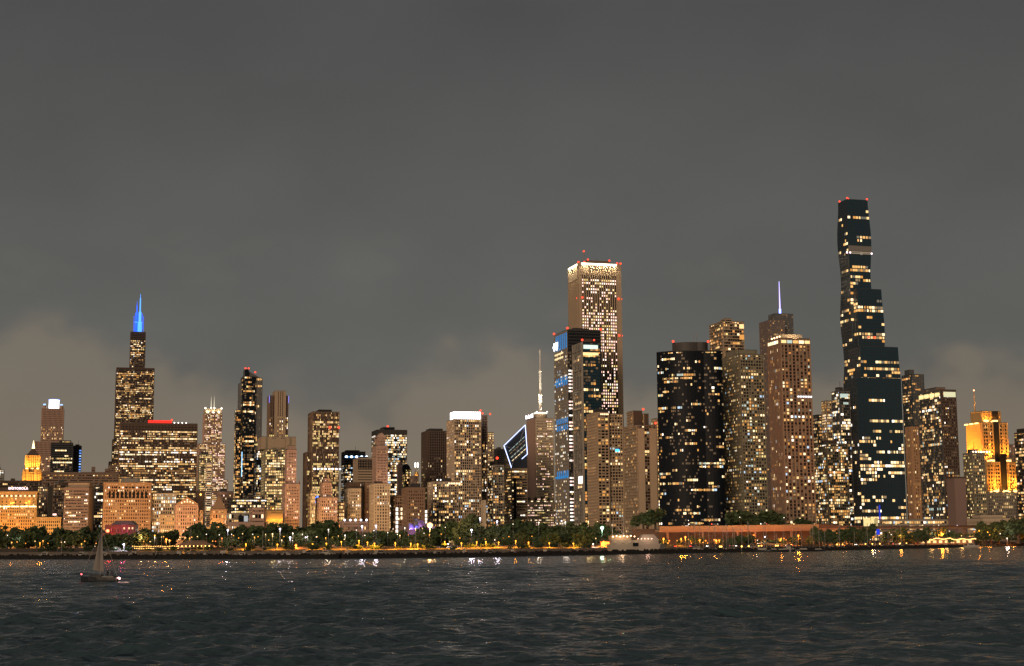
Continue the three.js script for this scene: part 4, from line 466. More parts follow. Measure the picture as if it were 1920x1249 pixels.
tower('goldhall', 'golden_hall', 'small golden hall glowing behind a row of columns', { custom: true }, (S, P) => {
  const f = P.d / 2, G = lit(1, .46, .06, .5);
  block(S, -P.w / 2, P.w / 2, f, -f, 0, P.h, { glass: M.gold, frame: M.gold, p: 0, pier: 0, band: 0 });
  mesh('frieze', new MB().box(0, P.h - 6, f + .6, P.w - 1, 5, .8), M.gold, S.g); mesh('cornice', new MB().box(0, P.h - 1.6, f + .8, P.w + .6, 1.2, 1.6), M.gold, S.g); for (let k = 0; k < 4; k++) { const x = -P.w / 2 + 2.6 + k * 5; put('flood_lamp', UNIT, lit(1, .6, .16, 3), S.g, [x, P.h - 14.4, f + 2.6], [2.2, .8, .8]); spot(S.g, [x, P.h - 13.6, f + 3.6], [x, P.h - 5, f], [1, .46, .06], 330, 1.2); }
  for (let k = 0; k < 9; k++) put('column', CYL, M.gold, S.g, [-P.w / 2 + 1.4 + k * 2.2, P.h - 21.5, f + 1.4], [.5, 13, .5]);
  for (let k = 0; k < 8; k++) put('window', UNIT, W.f, S.g, [-P.w / 2 + 2.5 + k * 2.2, P.h - 21.5, f + .3], [1.3, 11, .3]);
  mesh('pediment', new MB().prism([[-4.7, 7], [1.7, 7], [1.7, 5], [-4.7, 5]], P.h + .6, P.h + 4, [[-3, 7], [0, 7], [0, 5], [-3, 5]]), M.gold, S.g); put('roof_lamp', BALL, lit(1, .6, .16, 4), S.g, [-1.5, P.h + 1.8, 10], .6); spot(S.g, [-1.5, P.h + 2, 12], [-1.5, P.h + 3, 7], [1, .5, .08], 70, 1.1); mesh('attic', new MB().box(0, P.h + .8, 2, P.w, 1, 18), M.gold, S.g);
});
tower('terrace', 'pink_terrace', 'low pink terrace wall with a lit arcade at the tree tops', { frame: M.pink, bay: 3, floor: 5, p: .3, pal: 'warm', pier: .4, band: .5 });
tower('fintower', 'finned_tower', 'dark tower with close vertical fins, bluish belt lights and two red beacons', { bay: 2.6, floor: 3.9, pier: .34, band: .12, pd: .8, frame: M.brown, glass: M.ink, p: .3, pal: 'yellow', run: .3, full: .08, fullp: .8, dark: .2 }, (S, P) => {
  tier(S, 0, P.h, { p: 0, frame: M.coal }); tier(S, 1, 0, { p: .2 });
  const y = P.h - 88; for (let k = 0; k < 8; k++) put('belt_light', BALL, lit(.85, .85, 1, 5), S.g, [-P.w / 2 + 4 + k * 5.6, y, P.d / 2 + 1.3], [1.6, 1.1, .8]);
  for (const x of [6, P.w / 2 - 1]) beacon(S.g, x, P.h - 24, P.d / 2 + 2, 1.7);
  for (const [x, yy] of [[-15, 72], [-12, 74], [-16, 66], [-13.5, 66]]) put('sign_light', UNIT, lit(.08, .2, 1, 4), S.g, [x, yy, P.d / 2 + 1.2], [2.2, 3, .5]);
});
tower('bluerow', 'blue_belted_tower', 'dark tower with a belt of bluish white lamps below its roof', { bay: 3, floor: 3.9, pier: .14, band: .3, frame: M.coal, glass: M.ink, p: .3, pal: 'white', litTo: .85 }, (S, P) => { for (let k = 0; k < 5; k++) put('belt_light', BALL, lit(.75, .88, 1, 6), S.g, [-P.w / 2 + 3 + k * 8.2, P.h - 8, P.d / 2 + 1], [2, 1.6, .9]); put('belt_light', UNIT, lit(.1, .4, .9, .7), S.g, [0, P.h - 8.4, P.d / 2 + .5], [P.w, 2.6, .4]); mesh('roof_hump', new MB().box(-2, P.h + 1.5, 0, 22, 3, 14), M.coal, S.g); });
tower('louverbox', 'louvred_block', 'tan block with a comb of dark louvres along its top', { bay: 3, floor: 4, pier: .1, band: .62, frame: M.tan, p: .06, full: .16, fullp: .9, pal: 'white', litTo: .7 }, (S, P) => { for (let k = 0; k < 13; k++) put('louver', UNIT, M.glass, S.g, [-P.w / 2 + 1.8 + k * 2.3, P.h - 8, P.d / 2 + .5], [1.4, 13, .5]); });
tower('gabletower', 'gabled_slim_tower', 'slim masonry tower with small pointed gable above a cornice', { frame: M.pink, bay: 2.6, floor: 3.8, pier: .52, band: .42, p: .08, pal: 'amber' }, (S, P) => { block(S, -P.w * .34, P.w * .34, P.d * .36, -P.d * .3, P.h, P.h + 10, { frame: M.pink, bay: 2.6, floor: 3.8, pier: .5, band: .4, p: .1 }); mesh('gable_roof', new MB().prism([[-7, 10.5], [7, 10.5], [7, -8], [-7, -8]], P.h + 10.5, P.h + 17, [[-.2, 10.5], [.2, 10.5], [.2, -8], [-.2, -8]]), M.pink, S.g); mesh('cornice', new MB().box(0, P.h - 13, 0, P.w + 1.6, 1.2, P.d + 1.6), M.pink, S.g); spot(S.g, [0, 60, 42], [0, 100, 14], [1, .62, .4], 3000, .8); });
tower('creammason', 'cream_masonry_block', 'cream masonry block with paired dark windows in six columns', { frame: M.cream, bay: 3.9, floor: 3.9, pier: .48, band: .4, p: .07, full: .06, fullp: .9, pal: 'white' }, (S, P) => mesh('cornice', new MB().box(0, P.h - .5, 0, P.w + 1.6, 1.2, P.d + 1.6), M.cream, S.g));
tower('brightglass', 'bright_glass_tower', 'glass tower blazing with white floors, dark cap and one red beacon', { bay: 3, floor: 3.9, pier: .1, band: .22, frame: M.coal, glass: M.ink, p: .5, run: .6, full: .35, fullp: .92, pal: 'white', litTo: .95 }, (S, P) => { tier(S, 0, P.h, { p: 0 }); beacon(S.g, -4, P.h + 6.5, 8, 1.7); mesh('cap', new MB().box(0, P.h - 3, 0, P.w + .8, 6, P.d + .8), M.coal, S.g); });
tower('mauveslab', 'blank_mauve_slab', 'blank mauve slab with slanted top in front of the blazing glass tower', { frame: M.mauve, glass: M.mauve, p: 0, pier: 0, band: 0 }, (S, P) => mesh('slanted_top', new MB().prism([[-P.w / 2, P.d / 2], [P.w / 2, P.d / 2], [P.w / 2, -P.d / 2], [-P.w / 2, -P.d / 2]], P.h + .5, P.h + 3, [[-P.w / 2, P.d / 2, P.h + .6], [P.w / 2, P.d / 2, P.h + 4], [P.w / 2, -P.d / 2, P.h + 4], [-P.w / 2, -P.d / 2, P.h + .6]]), M.mauve, S.g));
tower('domeglass', 'curved_top_block', 'dark block with a quarter round top beside the blank mauve slab', { bay: 3, floor: 3.7, pier: .1, band: .3, frame: M.coal, glass: M.ink, p: .3, pal: 'yellow', full: .1 }, (S, P) => { const c = put('curved_top', CYL, M.ink, S.g, [-P.w / 2 + 1, P.h + .5, 0], [P.w - 2, P.d * .9, 7]); c.rotation.x = Math.PI / 2; c.scale.set(P.w - 2, P.d * .9, 7); });
tower('twinlights', 'golden_domed_block', 'small dark block with a gold dome and two white roof lamps', { bay: 3, floor: 3.8, pier: .5, band: .1, frame: M.mauve, p: .15 }, (S, P) => { put('dome', new THREE.SphereGeometry(1, 14, 8, 0, 6.3, 0, 1.57), M.gold, S.g, [2.5, P.h + .5, 2], [3.4, 6, 3.4]); spot(S.g, [2.5, P.h + 1.5, 9], [2.5, P.h + 4, 3], [1, .55, .12], 130, 1.1); for (const x of [-1, 2.2]) { put('roof_lamp', UNIT, WHITEHOT, S.g, [x + 2.5, P.h + 15, 0], [1.3, 6, 1]); put('lamp_post', CYL, M.steel, S.g, [x + 2.5, P.h + 6, -.3], [.5, 12, .5]); } });
tower('inktower', 'black_square_tower', 'matte black tower with sparse yellow windows left of the white topped condominium', { bay: 4.2, floor: 4, pier: .5, band: .3, frame: M.umber, glass: M.ink, p: .13, pal: 'yellow', litTo: .76 }, (S) => tier(S, 0, S.P.h, { p: 0, frame: M.coal }));
tower('archslim', 'arch_topped_house', 'slim yellow lit house with rounded top', { frame: M.cream, bay: 2.8, floor: 4.4, pier: .35, band: .3, p: .5, pal: 'yellow' }, (S, P) => { const c = put('arched_top', CYL, M.cream, S.g, [0, P.h + .4, P.d / 2 - 4], [P.w / 2, 7, P.w / 2]); c.rotation.x = Math.PI / 2; spot(S.g, [0, 14, 30], [0, 40, 10], [1, .7, .2], 1500, .9); });
tower('pinkhotel', 'pink_hotel', 'pink masonry hotel with a tiered belvedere tower in its middle', { frame: M.pink, bay: 3, floor: 3.9, pier: .5, band: .42, p: .12, pal: 'pinkish' }, (S, P, t) => { tier(S, 0, P.h, { p: .2 }); tier(S, 1, t[0][2], { p: .3 }); mesh('cornice', new MB().box(0, P.h - .4, 0, P.w + 1.4, 1, P.d + 1.4), M.pink, S.g); });
tower('yellowfill', 'yellow_lit_infill', 'narrow block with big yellow windows beside the belvedere hotel', { bay: 3, floor: 4.4, pier: .2, band: .3, frame: M.brown, p: .6, pal: 'yellow' });
tower('tanmason', 'tan_masonry_block', 'tan masonry block with a dark flat attic', { frame: M.cream, bay: 2.9, floor: 3.9, pier: .46, band: .4, p: .12, pal: 'warm' }, (S, P) => tier(S, 0, P.h, { frame: M.umber, p: 0 }));
tower('brownside', 'brown_side_wall', 'dark brown flank between the tan attic block and the cream one', { frame: M.brown, bay: 3.2, floor: 3.9, pier: .6, band: .5, p: .08 });
tower('pavilionrow', 'lamp_row_pavilion', 'long low pavilion with five bluish lamps along its dark roof', { frame: M.pink, bay: 3, floor: 6, p: .15, pier: .4, band: .4 }, (S, P) => { for (let k = 0; k < 5; k++) put('roof_lamp', BALL, lit(.86, .84, 1, 8), S.g, [-P.w / 2 + 3 + k * 5.8, P.h + 1.6, P.d / 2 + .4], .95); });
tower('whitecolumn', 'white_stair_block', 'dark block with one bright white column of stair windows', { frame: M.brown, bay: 4.2, floor: 4, pier: .3, band: .3, p: .1 }, (S, P) => { for (let k = 0; k < 7; k++) { put('window', PANE, W.g, S.g, [-2, 12 + k * 5, P.d / 2 + .5], [2.6, 3.6, 1]); if (k > 3) put('window', PANE, W.c, S.g, [3.6, 12 + k * 5, P.d / 2 + .5], [2.4, 3.2, 1]); } });
tower('brownmason', 'brown_masonry_block', 'brown masonry block behind the violet bandshell', { frame: M.brown, bay: 3.1, floor: 3.9, pier: .5, band: .45, p: .1, pal: 'amber' }, (S, P) => { for (let k = 0; k < 5; k++) put('window', PANE, W.g, S.g, [P.w / 2 + 2.2, 22 + k * 4.2, P.d / 2 - 6], [3, 3, 1]); mesh('annex', new MB().box(P.w / 2 + 2.2, 22, P.d / 2 - 10, 4.4, 44, 7), M.brown, S.g); });
const gridSt = { bay: 3.7, floor: 3.5, pier: .24, band: .22, pd: .5, bd: .42, frame: std(.46, .37, .28), p: .2, run: .4, pal: 'flats' };
tower('heritage', 'white_topped_condominium', 'tall tan grid condominium with a glaring white roof lantern', gridSt, (S, P, t) => {
  const [l, r, y, zf, zb] = t[0]; put('lantern_light', UNIT, lit(1, .93, .9, 4.6), S.g, [(l + r) / 2, (P.h + y) / 2, (zf + zb) / 2], [r - l, y - P.h - .6, zf - zb]);
  for (let k = 0; k < 14; k++) put('lantern_mullion', UNIT, M.tan, S.g, [l + (r - l) * k / 13, (P.h + y) / 2, zf + .4], [.3, y - P.h, .5]);
  mesh('lantern_roof', new MB().box((l + r) / 2, y, (zf + zb) / 2, r - l + 1.5, .7, zf - zb + 1.5), M.redbrick, S.g); for (const [x, yy] of [[r, y + 1.4], [r + 2.4, y - 2], [t[1][1], t[1][2] + 1]]) beacon(S.g, x, yy, zf, 1.1);
  tier(S, 1, 0, { p: .2, frame: M.brown, litTo: .8, bay: 2.6 });
});
tower('heritagewing', 'grid_wing', 'lower tan grid wing with a row of bright windows along its top', { ...gridSt, bay: 3.4, p: .2, fullp: .6, full: .06 }, (S, P) => { for (let k = 0; k < 5; k++) put('window', PANE, W.c, S.g, [4 + k * 3.2, P.h - 2.2, P.d / 2 + .6], [2.4, 2, 1]); for (const x of [-10, -6]) put('roof_lamp', BALL, WHITEHOT, S.g, [x, P.h + 2, P.d / 2 - 1], .7); });
tower('tanbehind', 'yellow_windowed_tower', 'tan tower thick with yellow windows behind the white topped condominium', { bay: 2.8, floor: 3.5, pier: .35, band: .35, frame: M.tan, p: .46, pal: 'yellow' });
tower('greyflats', 'grey_balcony_flats', 'grey flats with irregular bright balconies left of the diamond roof', { bay: 3.4, floor: 3.4, pier: .14, band: .24, bd: .9, frame: M.grey, p: .34, pal: 'flats', run: .5 });
tower('inkroof', 'dark_capped_block', 'dark block with bright lower floors and a red lamp on its roof edge', { bay: 3, floor: 3.6, pier: .1, band: .3, frame: M.coal, glass: M.ink, p: .6, run: .6, pal: 'yellow', litTo: .82, full: .3 }, (S, P) => beacon(S.g, -6, P.h - 14, P.d / 2 + 1, 2));
tower('creamslot', 'cream_slot_house', 'very narrow cream house wedged below the grey flats', { frame: M.cream, bay: 3, floor: 4, pier: .5, band: .5, p: .1 });
tower('diamond', 'diamond_roofed_tower', 'striped tower with a slanted diamond roof outlined by white light tubes', { bay: 5, floor: 3.9, pier: .06, band: .52, bd: .45, frame: M.tan, p: .2, run: .6, pal: 'warm', litTo: .96 }, (S, P) => {
  const w = P.w / 2, d = P.d / 2, q = [[-w, d, P.h], [w, d, 117], [w + 8, -d, 158], [-w, -d, 130]], L = lit(.5, .58, 1, 3);
  mesh('slanted_roof', new MB().prism(q.map(([x, z]) => [x, z]), P.h - 1, P.h, q), std(.03, .04, .06, .2), S.g);
  const p3 = q.map(([x, z, y]) => [x, y + .5, z + .8]);
  for (const [a, b] of [[p3[0], p3[3]], [p3[3], p3[2]], [[(p3[0][0] * .35 + p3[1][0] * .65), p3[0][1] * .35 + p3[1][1] * .65, p3[1][2]], p3[1]], [p3[1], p3[2]]]) mesh('tube_light', new MB().beam(a, b, .38), L, S.g);
  for (const [a, b] of [[p3[0], p3[2]], [p3[1], p3[3]]]) mesh('ridge', new MB().beam(a, b, .35), M.steel, S.g);
  const up = (u, v, off = .7) => { const a = [0, 1, 2].map((k) => mix(p3[0][k], p3[1][k], u)), b = [0, 1, 2].map((k) => mix(p3[3][k], p3[2][k], u)); return [0, 1, 2].map((k) => mix(a[k], b[k], v) + (k === 1 ? off : 0)); };
  for (const [v, m] of [[.34, W.j], [.37, W.m], [.5, W.e], [.62, W.j], [.2, W.c]]) for (let k = 0; k < 5; k++) { const a = up(.12 + k * .17, v), b = up(.25 + k * .17, v); mesh('window', new MB().beam(a, b, .26), m, S.g); }
  mesh('prong_slot', new MB().box(-w + 4.4, P.h * .44, d + .35, 3.4, P.h * .86, .5), M.ink, S.g);
});
tower('prudent', 'antenna_office', 'pale limestone office with rooftop name and a tall lit antenna mast', { bay: 2.6, floor: 3.8, pier: .5, band: .5, frame: M.cream, p: .2, run: .55, full: .14, fullp: .75, pal: 'pinkish', side: { pier: 1, band: 1, frame: M.pink, p: .05, run: .9 } }, (S, P, t) => {
  tier(S, 0, 0, { p: .4, bay: 2.8, pal: 'pinkish', side: { frame: M.mauve, pier: .6, band: .6, p: .03 } });
  const y = P.h, f = P.d / 2, [l, r, ty, zf] = t[0];
  put('roof_drum', CYL, M.cream, S.g, [2, y + 5.5, -4], [9, 10, 9]); put('drum_light', new THREE.TorusGeometry(1, .1, 6, 20).rotateX(Math.PI / 2), lit(.9, .9, .7, 2), S.g, [2, y + 9, -4], 8.8);
  for (const x of [-5, 9]) spot(S.g, [x, y + 3, f - 4], [2, y + 30, -4], [1, .86, .62], 900, .8);
  const mast = mesh('antenna_mast', new THREE.LatheGeometry([[0, 0], [2.6, 0], [2.3, 24], [2.9, 25], [2.9, 27], [1.6, 28], [1.4, 58], [2.2, 59], [2.2, 61], [.9, 62], [.6, 86], [1, 87], [1, 90], [.4, 91], [0, 91]].map(([a, b]) => new THREE.Vector2(a, b)), 10), M.white, S.g); mast.position.set(2, y + 10, -4);
  for (const [dx, dz] of [[-7, 5], [8, 6]]) { put('flood_lamp', UNIT, WHITEHOT, S.g, [2 + dx, y + 11, -4 + dz], [1.6, .9, 1.4]); spot(S.g, [2 + dx, y + 12, -4 + dz], [2, y + 66, -4], [1, .9, .68], 9000, .42, .7); spot(S.g, [2 + dx * .8, y + 12.2, -4 + dz * .7], [2, y + 96, -4], [1, .9, .68], 26000, .2, .8); }
  const sign = new THREE.Group(); sign.position.set(-P.w / 2 - .6, y + 1, -6); sign.rotation.y = -Math.PI / 2; sign.name = 'roof_sign'; S.g.add(sign);
  mesh('sign_panel', new MB().box(0, 3, -.4, 25, 7, .4), M.mauve, sign); words('Prudential', 5.2, .4, lit(1, .95, .95, 4), sign, [0, .9, 0]);
  for (let k = 0; k < 4; k++) { const x = l + 7 + k * 9.5, tr = new THREE.Group(); tr.name = 'roof_tree'; tr.position.set(x, ty + .4, zf - 4); S.g.add(tr); put('trunk', CYL, M.bark, tr, [0, 1.5, 0], [.3, 3, .3]); mesh('crown', crownGeo(90, 3.1, 2.8, 100 + k), M.leaf[0], tr).position.y = 4.6; put('planter_light', UNIT, lit(1, .8, .45, 1.6), tr, [4.4, 1, 1], [2.6, 1.3, .6]); }
});
tower('bluefin', 'blue_finned_tower', 'dark office tower with rows of blue light fins on its side', { bay: 3.2, floor: 4, pier: .1, band: .3, frame: M.coal, glass: M.ink, p: .05, pal: 'pinkish', litTo: .9, side: { frame: M.grey, pier: .2, band: .4, p: .13, pal: 'white', glass: M.glass, litTo: .92, full: .1, fullp: .35 } }, (S, P) => {
  const BF = lit(.03, .34, .85, .6), x = -P.w / 2 - .8;
  for (const [a, b, n] of [[3, 21, 6], [54, 64, 6], [102, 108, 6], [110, 116, 6], [163, 172, 6]]) for (let k = 0; k < n; k++) put('fin_light', UNIT, BF, S.g, [x, P.h - (a + b) / 2, P.d / 2 - 2 - k * (P.d - 5) / n], [.8, b - a, 2]);
  put('belt_light', UNIT, BF, S.g, [x + .2, P.h - 59, 0], [.6, 1.4, P.d - 4]); put('belt_light', UNIT, BF, S.g, [x + .2, P.h - 170, 0], [.6, 2, P.d - 4]);
  for (const a of [25, 30]) put('floor_light', UNIT, lit(1, .78, .4, 1.1), S.g, [x + .25, P.h - a, -6], [.5, 2, P.d * .62]);
  const em = new THREE.Group(); em.name = 'emblem_sign'; em.position.set(x - .7, P.h - 15, -P.d / 2 + 9); em.rotation.y = -Math.PI / 2; S.g.add(em); const EM = lit(.95, .97, 1, 4.5);
  mesh('cross', new MB().box(-4.5, 0, 0, 2.6, 9, .5).box(-4.5, 0, .01, 8, 2.6, .5), EM, em); mesh('shield', new MB().prism([[1, .3], [9, .3], [9, -.3], [1, -.3]], -1, 4.5).prism([[4.6, .3], [5.4, .3], [5.4, -.3], [4.6, -.3]], -5, -1, [[1, .3], [9, .3], [9, -.3], [1, -.3]]), EM, em);
  for (let k = 0; k < 46; k++) { const y = P.h - 44 - k * 4; if (S.R() < .72) for (const dx of [2.2, 6]) put('window', PANE, W[S.R() < .6 ? 'g' : 'i'], S.g, [-P.w / 2 + dx, y, P.d / 2 + .6], [3, 1.7, 1]); }
  for (const [bx, bz] of [[-P.w / 2, P.d / 2], [-P.w / 2, -P.d / 2], [P.w / 2, P.d / 2]]) beacon(S.g, bx, P.h + 1.8, bz, 1.3);
});
tower('parkglass', 'park_glass_tower', 'dark green glass tower with a concrete framed side and lit roof terrace', { bay: 4, floor: 3.4, pier: .03, band: .14, frame: M.ink, glass: M.teal, p: .2, run: .72, pal: 'amber', side: { frame: M.grey, pier: .12, band: .16, bay: 7, floor: 3.4, p: .1, pal: 'dim', bd: .4, pd: .6 } }, (S, P) => {
  put('terrace_light', UNIT, lit(.7, .85, .72, 1.3), S.g, [-1, P.h - 5, P.d / 2 + .6], [P.w - 4, 4, .5]); put('terrace_light', UNIT, lit(1, .66, .28, 1.6), S.g, [-1, P.h - 12, P.d / 2 + .5], [P.w - 3, 2.6, .4]);
  for (let k = 0; k <= 9; k++) put('frame_band', UNIT, M.grey, S.g, [-P.w / 2 - .6, P.h - 8 - k * 20, 0], [1.4, 1.2, P.d]); for (const z of [P.d / 2, -P.d / 2]) put('frame_post', UNIT, M.grey, S.g, [-P.w / 2 - .5, P.h / 2, z], [1.6, P.h, 1.6]);
  put('lobby_light', UNIT, lit(1, .86, .7, 3), S.g, [-P.w / 2 - .8, P.h * .32, 6], [.6, 7, 12]); beacon(S.g, -P.w / 2, P.h + 2, P.d / 2, 1.1); beacon(S.g, 3, P.h + 2.2, P.d / 2, .9);
});
tower('fluted', 'fluted_white_tower', 'tall pale fluted tower with a cream lit crown, pink windows and red beacons', { glass: M.tan, p: 0, pier: .5, band: 0, bay: 2.6, pd: .3, frame: M.tan }, (S, P) => {
  const f = P.d / 2, x0 = -P.w / 2 + 3.5, x1 = P.w / 2 - 6.5, n = 16, bw = (x1 - x0) / n;
  mesh('glazing', new MB().box((x0 + x1) / 2, P.h / 2 - 1, f + .25, x1 - x0, P.h - 4, .4), M.ink, S.g);
  for (let k = 0; k <= n; k++) put('pier', UNIT, M.tan, S.g, [x0 + k * bw, P.h / 2 - 1, f + .9], [bw * .42, P.h - 2, 1.5]);
  put('corner_pier', UNIT, M.tan, S.g, [-P.w / 2 + 1.4, P.h / 2, f + .6], [3.4, P.h, 1.4]); put('corner_pier', UNIT, M.tan, S.g, [P.w / 2 - 3, P.h / 2, f + .6], [6.4, P.h, 1.4]);
  mesh('crown_wall', new MB().box((x0 + x1) / 2, P.h - 8.5, f + .5, x1 - x0, 14, .3), M.cream, S.g);
  put('crown_light', UNIT, lit(1, .88, .66, 5), S.g, [(x0 + x1) / 2, P.h - 1.6, f + 1.9], [x1 - x0, 2, 1]); put('crown_light', UNIT, lit(1, .88, .62, 3), S.g, [-P.w / 2 - .7, P.h - 2, 0], [.8, 2.4, P.d - 8]); mesh('crown_wall', new MB().box(-P.w / 2 - .45, P.h - 12, 0, .5, 17, P.d - 8), M.cream, S.g); for (const z of [-12, 0, 12]) spot(S.g, [-P.w / 2 - 4.5, P.h - 1, z], [-P.w / 2, P.h - 16, z], [1, .8, .48], 750, 1.1);
  for (let k = 0; k < 5; k++) spot(S.g, [x0 + 4 + k * 9.6, P.h - 1, f + 5], [x0 + 4 + k * 9.6, P.h - 13, f], [1, .82, .52], 750, 1.1);
  const R = S.R, rowsOn = []; for (let r = 0; r < 84; r++) rowsOn.push(vnoise(r * .28, 3, 5));
  for (let r = 0; r < 84; r++) for (let k = 0; k < n; k++) { const q = rowsOn[r] * .95 + .35 * vnoise(k * .4, r * .5, 8) - .12; if (R() < Math.min(.9, .12 + q * .85)) S.wins.push({ p: [x0 + (k + .5) * bw, P.h - 22 - r * 3.9, f + .5], w: bw * .58, h: 2.1, ang: 0, m: W['iiigcbf'[Math.floor(R() * 7)]], k: 1 }); }
  for (const [x, y, z] of [[-P.w / 2, .5, f], [-P.w / 2 + 8, 1, f], [P.w / 2, 1, f], [P.w / 2 - 5, 1, f + 1], [-P.w / 2 - .5, -45, f - 5], [-P.w / 2 + 4, -45, f + 2], [P.w / 2 - 4, -45, f + 2], [P.w / 2, -45, f], [P.w / 2 - 4, -92, f + 2], [P.w / 2, -92, f]]) beacon(S.g, x, P.h + y, z, 1.25);
  mesh('glazing', new MB().box(-P.w / 2 - .2, P.h / 2 - 12, 0, .4, P.h - 26, P.d - 8), M.umber, S.g); for (let k = 0; k <= 12; k++) put('pier', UNIT, M.tan, S.g, [-P.w / 2 - .7, P.h / 2 - 12, -P.d / 2 + 4 + k * (P.d - 8) / 12], [1.2, P.h - 24, (P.d - 8) / 12 * .62]);
  for (let r = 0; r < 60; r++) for (let k = 0; k < 12; k++) if (R() < (rowsOn[r] > .62 ? .4 : .05)) S.wins.push({ p: [-P.w / 2 - .5, P.h - 34 - r * 4.4, -P.d / 2 + 4 + (k + .5) * (P.d - 8) / 12], w: 1.2, h: 1.8, ang: -Math.PI / 2, m: W['aneb'[Math.floor(R() * 4)]], k: .5 });
  mesh('plant_room', new MB().box(2, P.h + 2.6, 0, 30, 4.4, 22).box(2, P.h + 5.2, 0, 31, .6, 23), M.brown, S.g); for (const x of [-12, 17]) beacon(S.g, x, P.h + 6.4, 11, 1.2); put('aerial', CYL, M.steel, S.g, [-15, P.h + 9, 4], [.5, 18, .5]); beacon(S.g, -15, P.h + 18.5, 4, 1.2);
});
tower('slabflats', 'balcony_slab_flats', 'tan flats wrapped in close balcony slabs right of the green glass tower', { bay: 5.4, floor: 3.05, pier: .1, band: .34, bd: 1.5, pd: 1.6, frame: M.tan, p: .15, run: .6, pal: 'amber', full: .04, fullp: .5 }, (S, P, t) => {
  tier(S, 0, 0, { p: .12, pal: 'flats', pier: .16, bay: 3.6 }); mesh('plant_room', new MB().box(4, P.h + 2.2, -4, 12, 4, 10), M.coal, S.g); put('sign_light', UNIT, lit(.05, .45, 1, 3), S.g, [P.w / 2 + 9, P.h - 35, t[0][3] + 1.8], [3.6, 2.4, .5]);
  for (let k = 0; k < 5; k++) put('window', PANE, W.c, S.g, [-2 + k * 1.7, P.h - 1.8, P.d / 2 + 1.6], [1.2, 1.4, 1]);
});
tower('tanpiers', 'two_pier_tower', 'brown flats with two broad blank tan piers on the front', { bay: 3.2, floor: 3, pier: .1, band: .25, frame: M.brown, p: .12, run: .3, pal: 'flats', side: { bay: 3, pier: .18, band: .3, bd: 1, frame: M.tan, p: .12, pal: 'dim' } }, (S, P) => {
  for (const [a, b] of [[0, .345], [.63, .985]]) put('blank_pier', UNIT, M.tan, S.g, [-P.w / 2 + P.w * (a + b) / 2, P.h / 2 - 2, P.d / 2 + .8], [P.w * (b - a), P.h - 2, 1.6]);
  tier(S, 0, P.h, { p: 0, frame: M.umber, glass: M.umber, pier: .4, band: .05, bay: 2 }); tier(S, 1, P.h, { p: 0, frame: M.umber, glass: M.umber }); beacon(S.g, 1.4, P.h + 15, 6, 1); beacon(S.g, P.w / 2, P.h + 2, P.d / 2, 1);
});
tower('litbehind', 'bright_gap_tower', 'narrow bright windowed tower in the gap beside the black curved one', { bay: 3, floor: 3.4, pier: .2, band: .3, frame: M.tan, p: .5, pal: 'warm' });
{ // the black three lobed tower
  const [[x, h, z], w, [, ph]] = TREFOIL, S = start('black_curved_tower', 'black curved glass tower of two bulging wings with scattered amber floors', x, z - 22, .1), pts = [];
  const arc = (ax, az, bx, bz, bulge, n, last) => { for (let k = 0; k < n + (last ? 1 : 0); k++) { const t = k / n, s = Math.sin(Math.PI * t) * bulge, l = Math.hypot(bx - ax, bz - az); pts.push([mix(ax, bx, t) - (bz - az) / l * s, mix(az, bz, t) + (bx - ax) / l * s]); } };
  arc(-w / 2, 2, w * .17, 15, 5.5, 14); arc(w * .17, 15, w / 2, 2, 8, 11, true); arc(w / 2, 0, 0, -34, 8, 5); arc(0, -34, -w / 2, 0, 8, 5, true);
  outline(S, pts, 0, h, { bay: 2.6, floor: 3.06, pier: .05, band: .3, pd: .25, bd: .32, edge: .2, frame: M.jet, pierMat: M.jet, flow: [], glass: M.jet, p: .115, run: .7, dark: .2, dimGlow: .12, pal: 'flats', full: .03, fullp: .6, same: .6 });
  outline(S, pts.map(([a, b]) => [a * .54 + 2, b * .5 - 4]), h, ph, { p: 0, bay: 4, pier: .2, band: 0, frame: M.coal, glass: M.coal });
  for (const bx of [-14, 17]) beacon(S.g, bx, ph + 1.2, 2, 1); put('aerial', CYL, M.steel, S.g, [6, ph + 5, -6], [.25, 9, .25]); put('aerial', CYL, M.steel, S.g, [9, ph + 5, -6], [.25, 9, .25]); mesh('base_hall', new MB().prism(pts.map(([a, b]) => [a * 1.02, b * 1.02]), 0, 5), M.coal, S.g); finish(S);
}
tower('gridflats', 'egg_crate_tower', 'wide concrete egg crate tower of square dark windows', { bay: 3.5, floor: 3.05, pier: .24, band: .34, pd: .7, bd: .6, frame: M.olive, p: .2, run: .3, pal: 'flats' }, (S) => tier(S, 0, S.P.h, { p: 0, frame: M.olive, pier: .9 }));
tower('bandedtop', 'banded_tower', 'tower with thin pale balcony bands rising behind the egg crate', { bay: 3.4, floor: 3.3, pier: .05, band: .28, bd: 1.1, frame: M.tan, p: .2, run: .5, pal: 'amber' }, (S) => { tier(S, 0, S.P.h, { p: 0 }); put('window', PANE, W.b, S.g, [S.P.w / 2 - 3, S.P.h - 5, S.P.d / 2 + 1.2], [5, 4.4, 1]); put('window', PANE, W.d, S.g, [S.P.w / 2 - 3, S.P.h - 16, S.P.d / 2 + 1.2], [5, 5, 1]); });
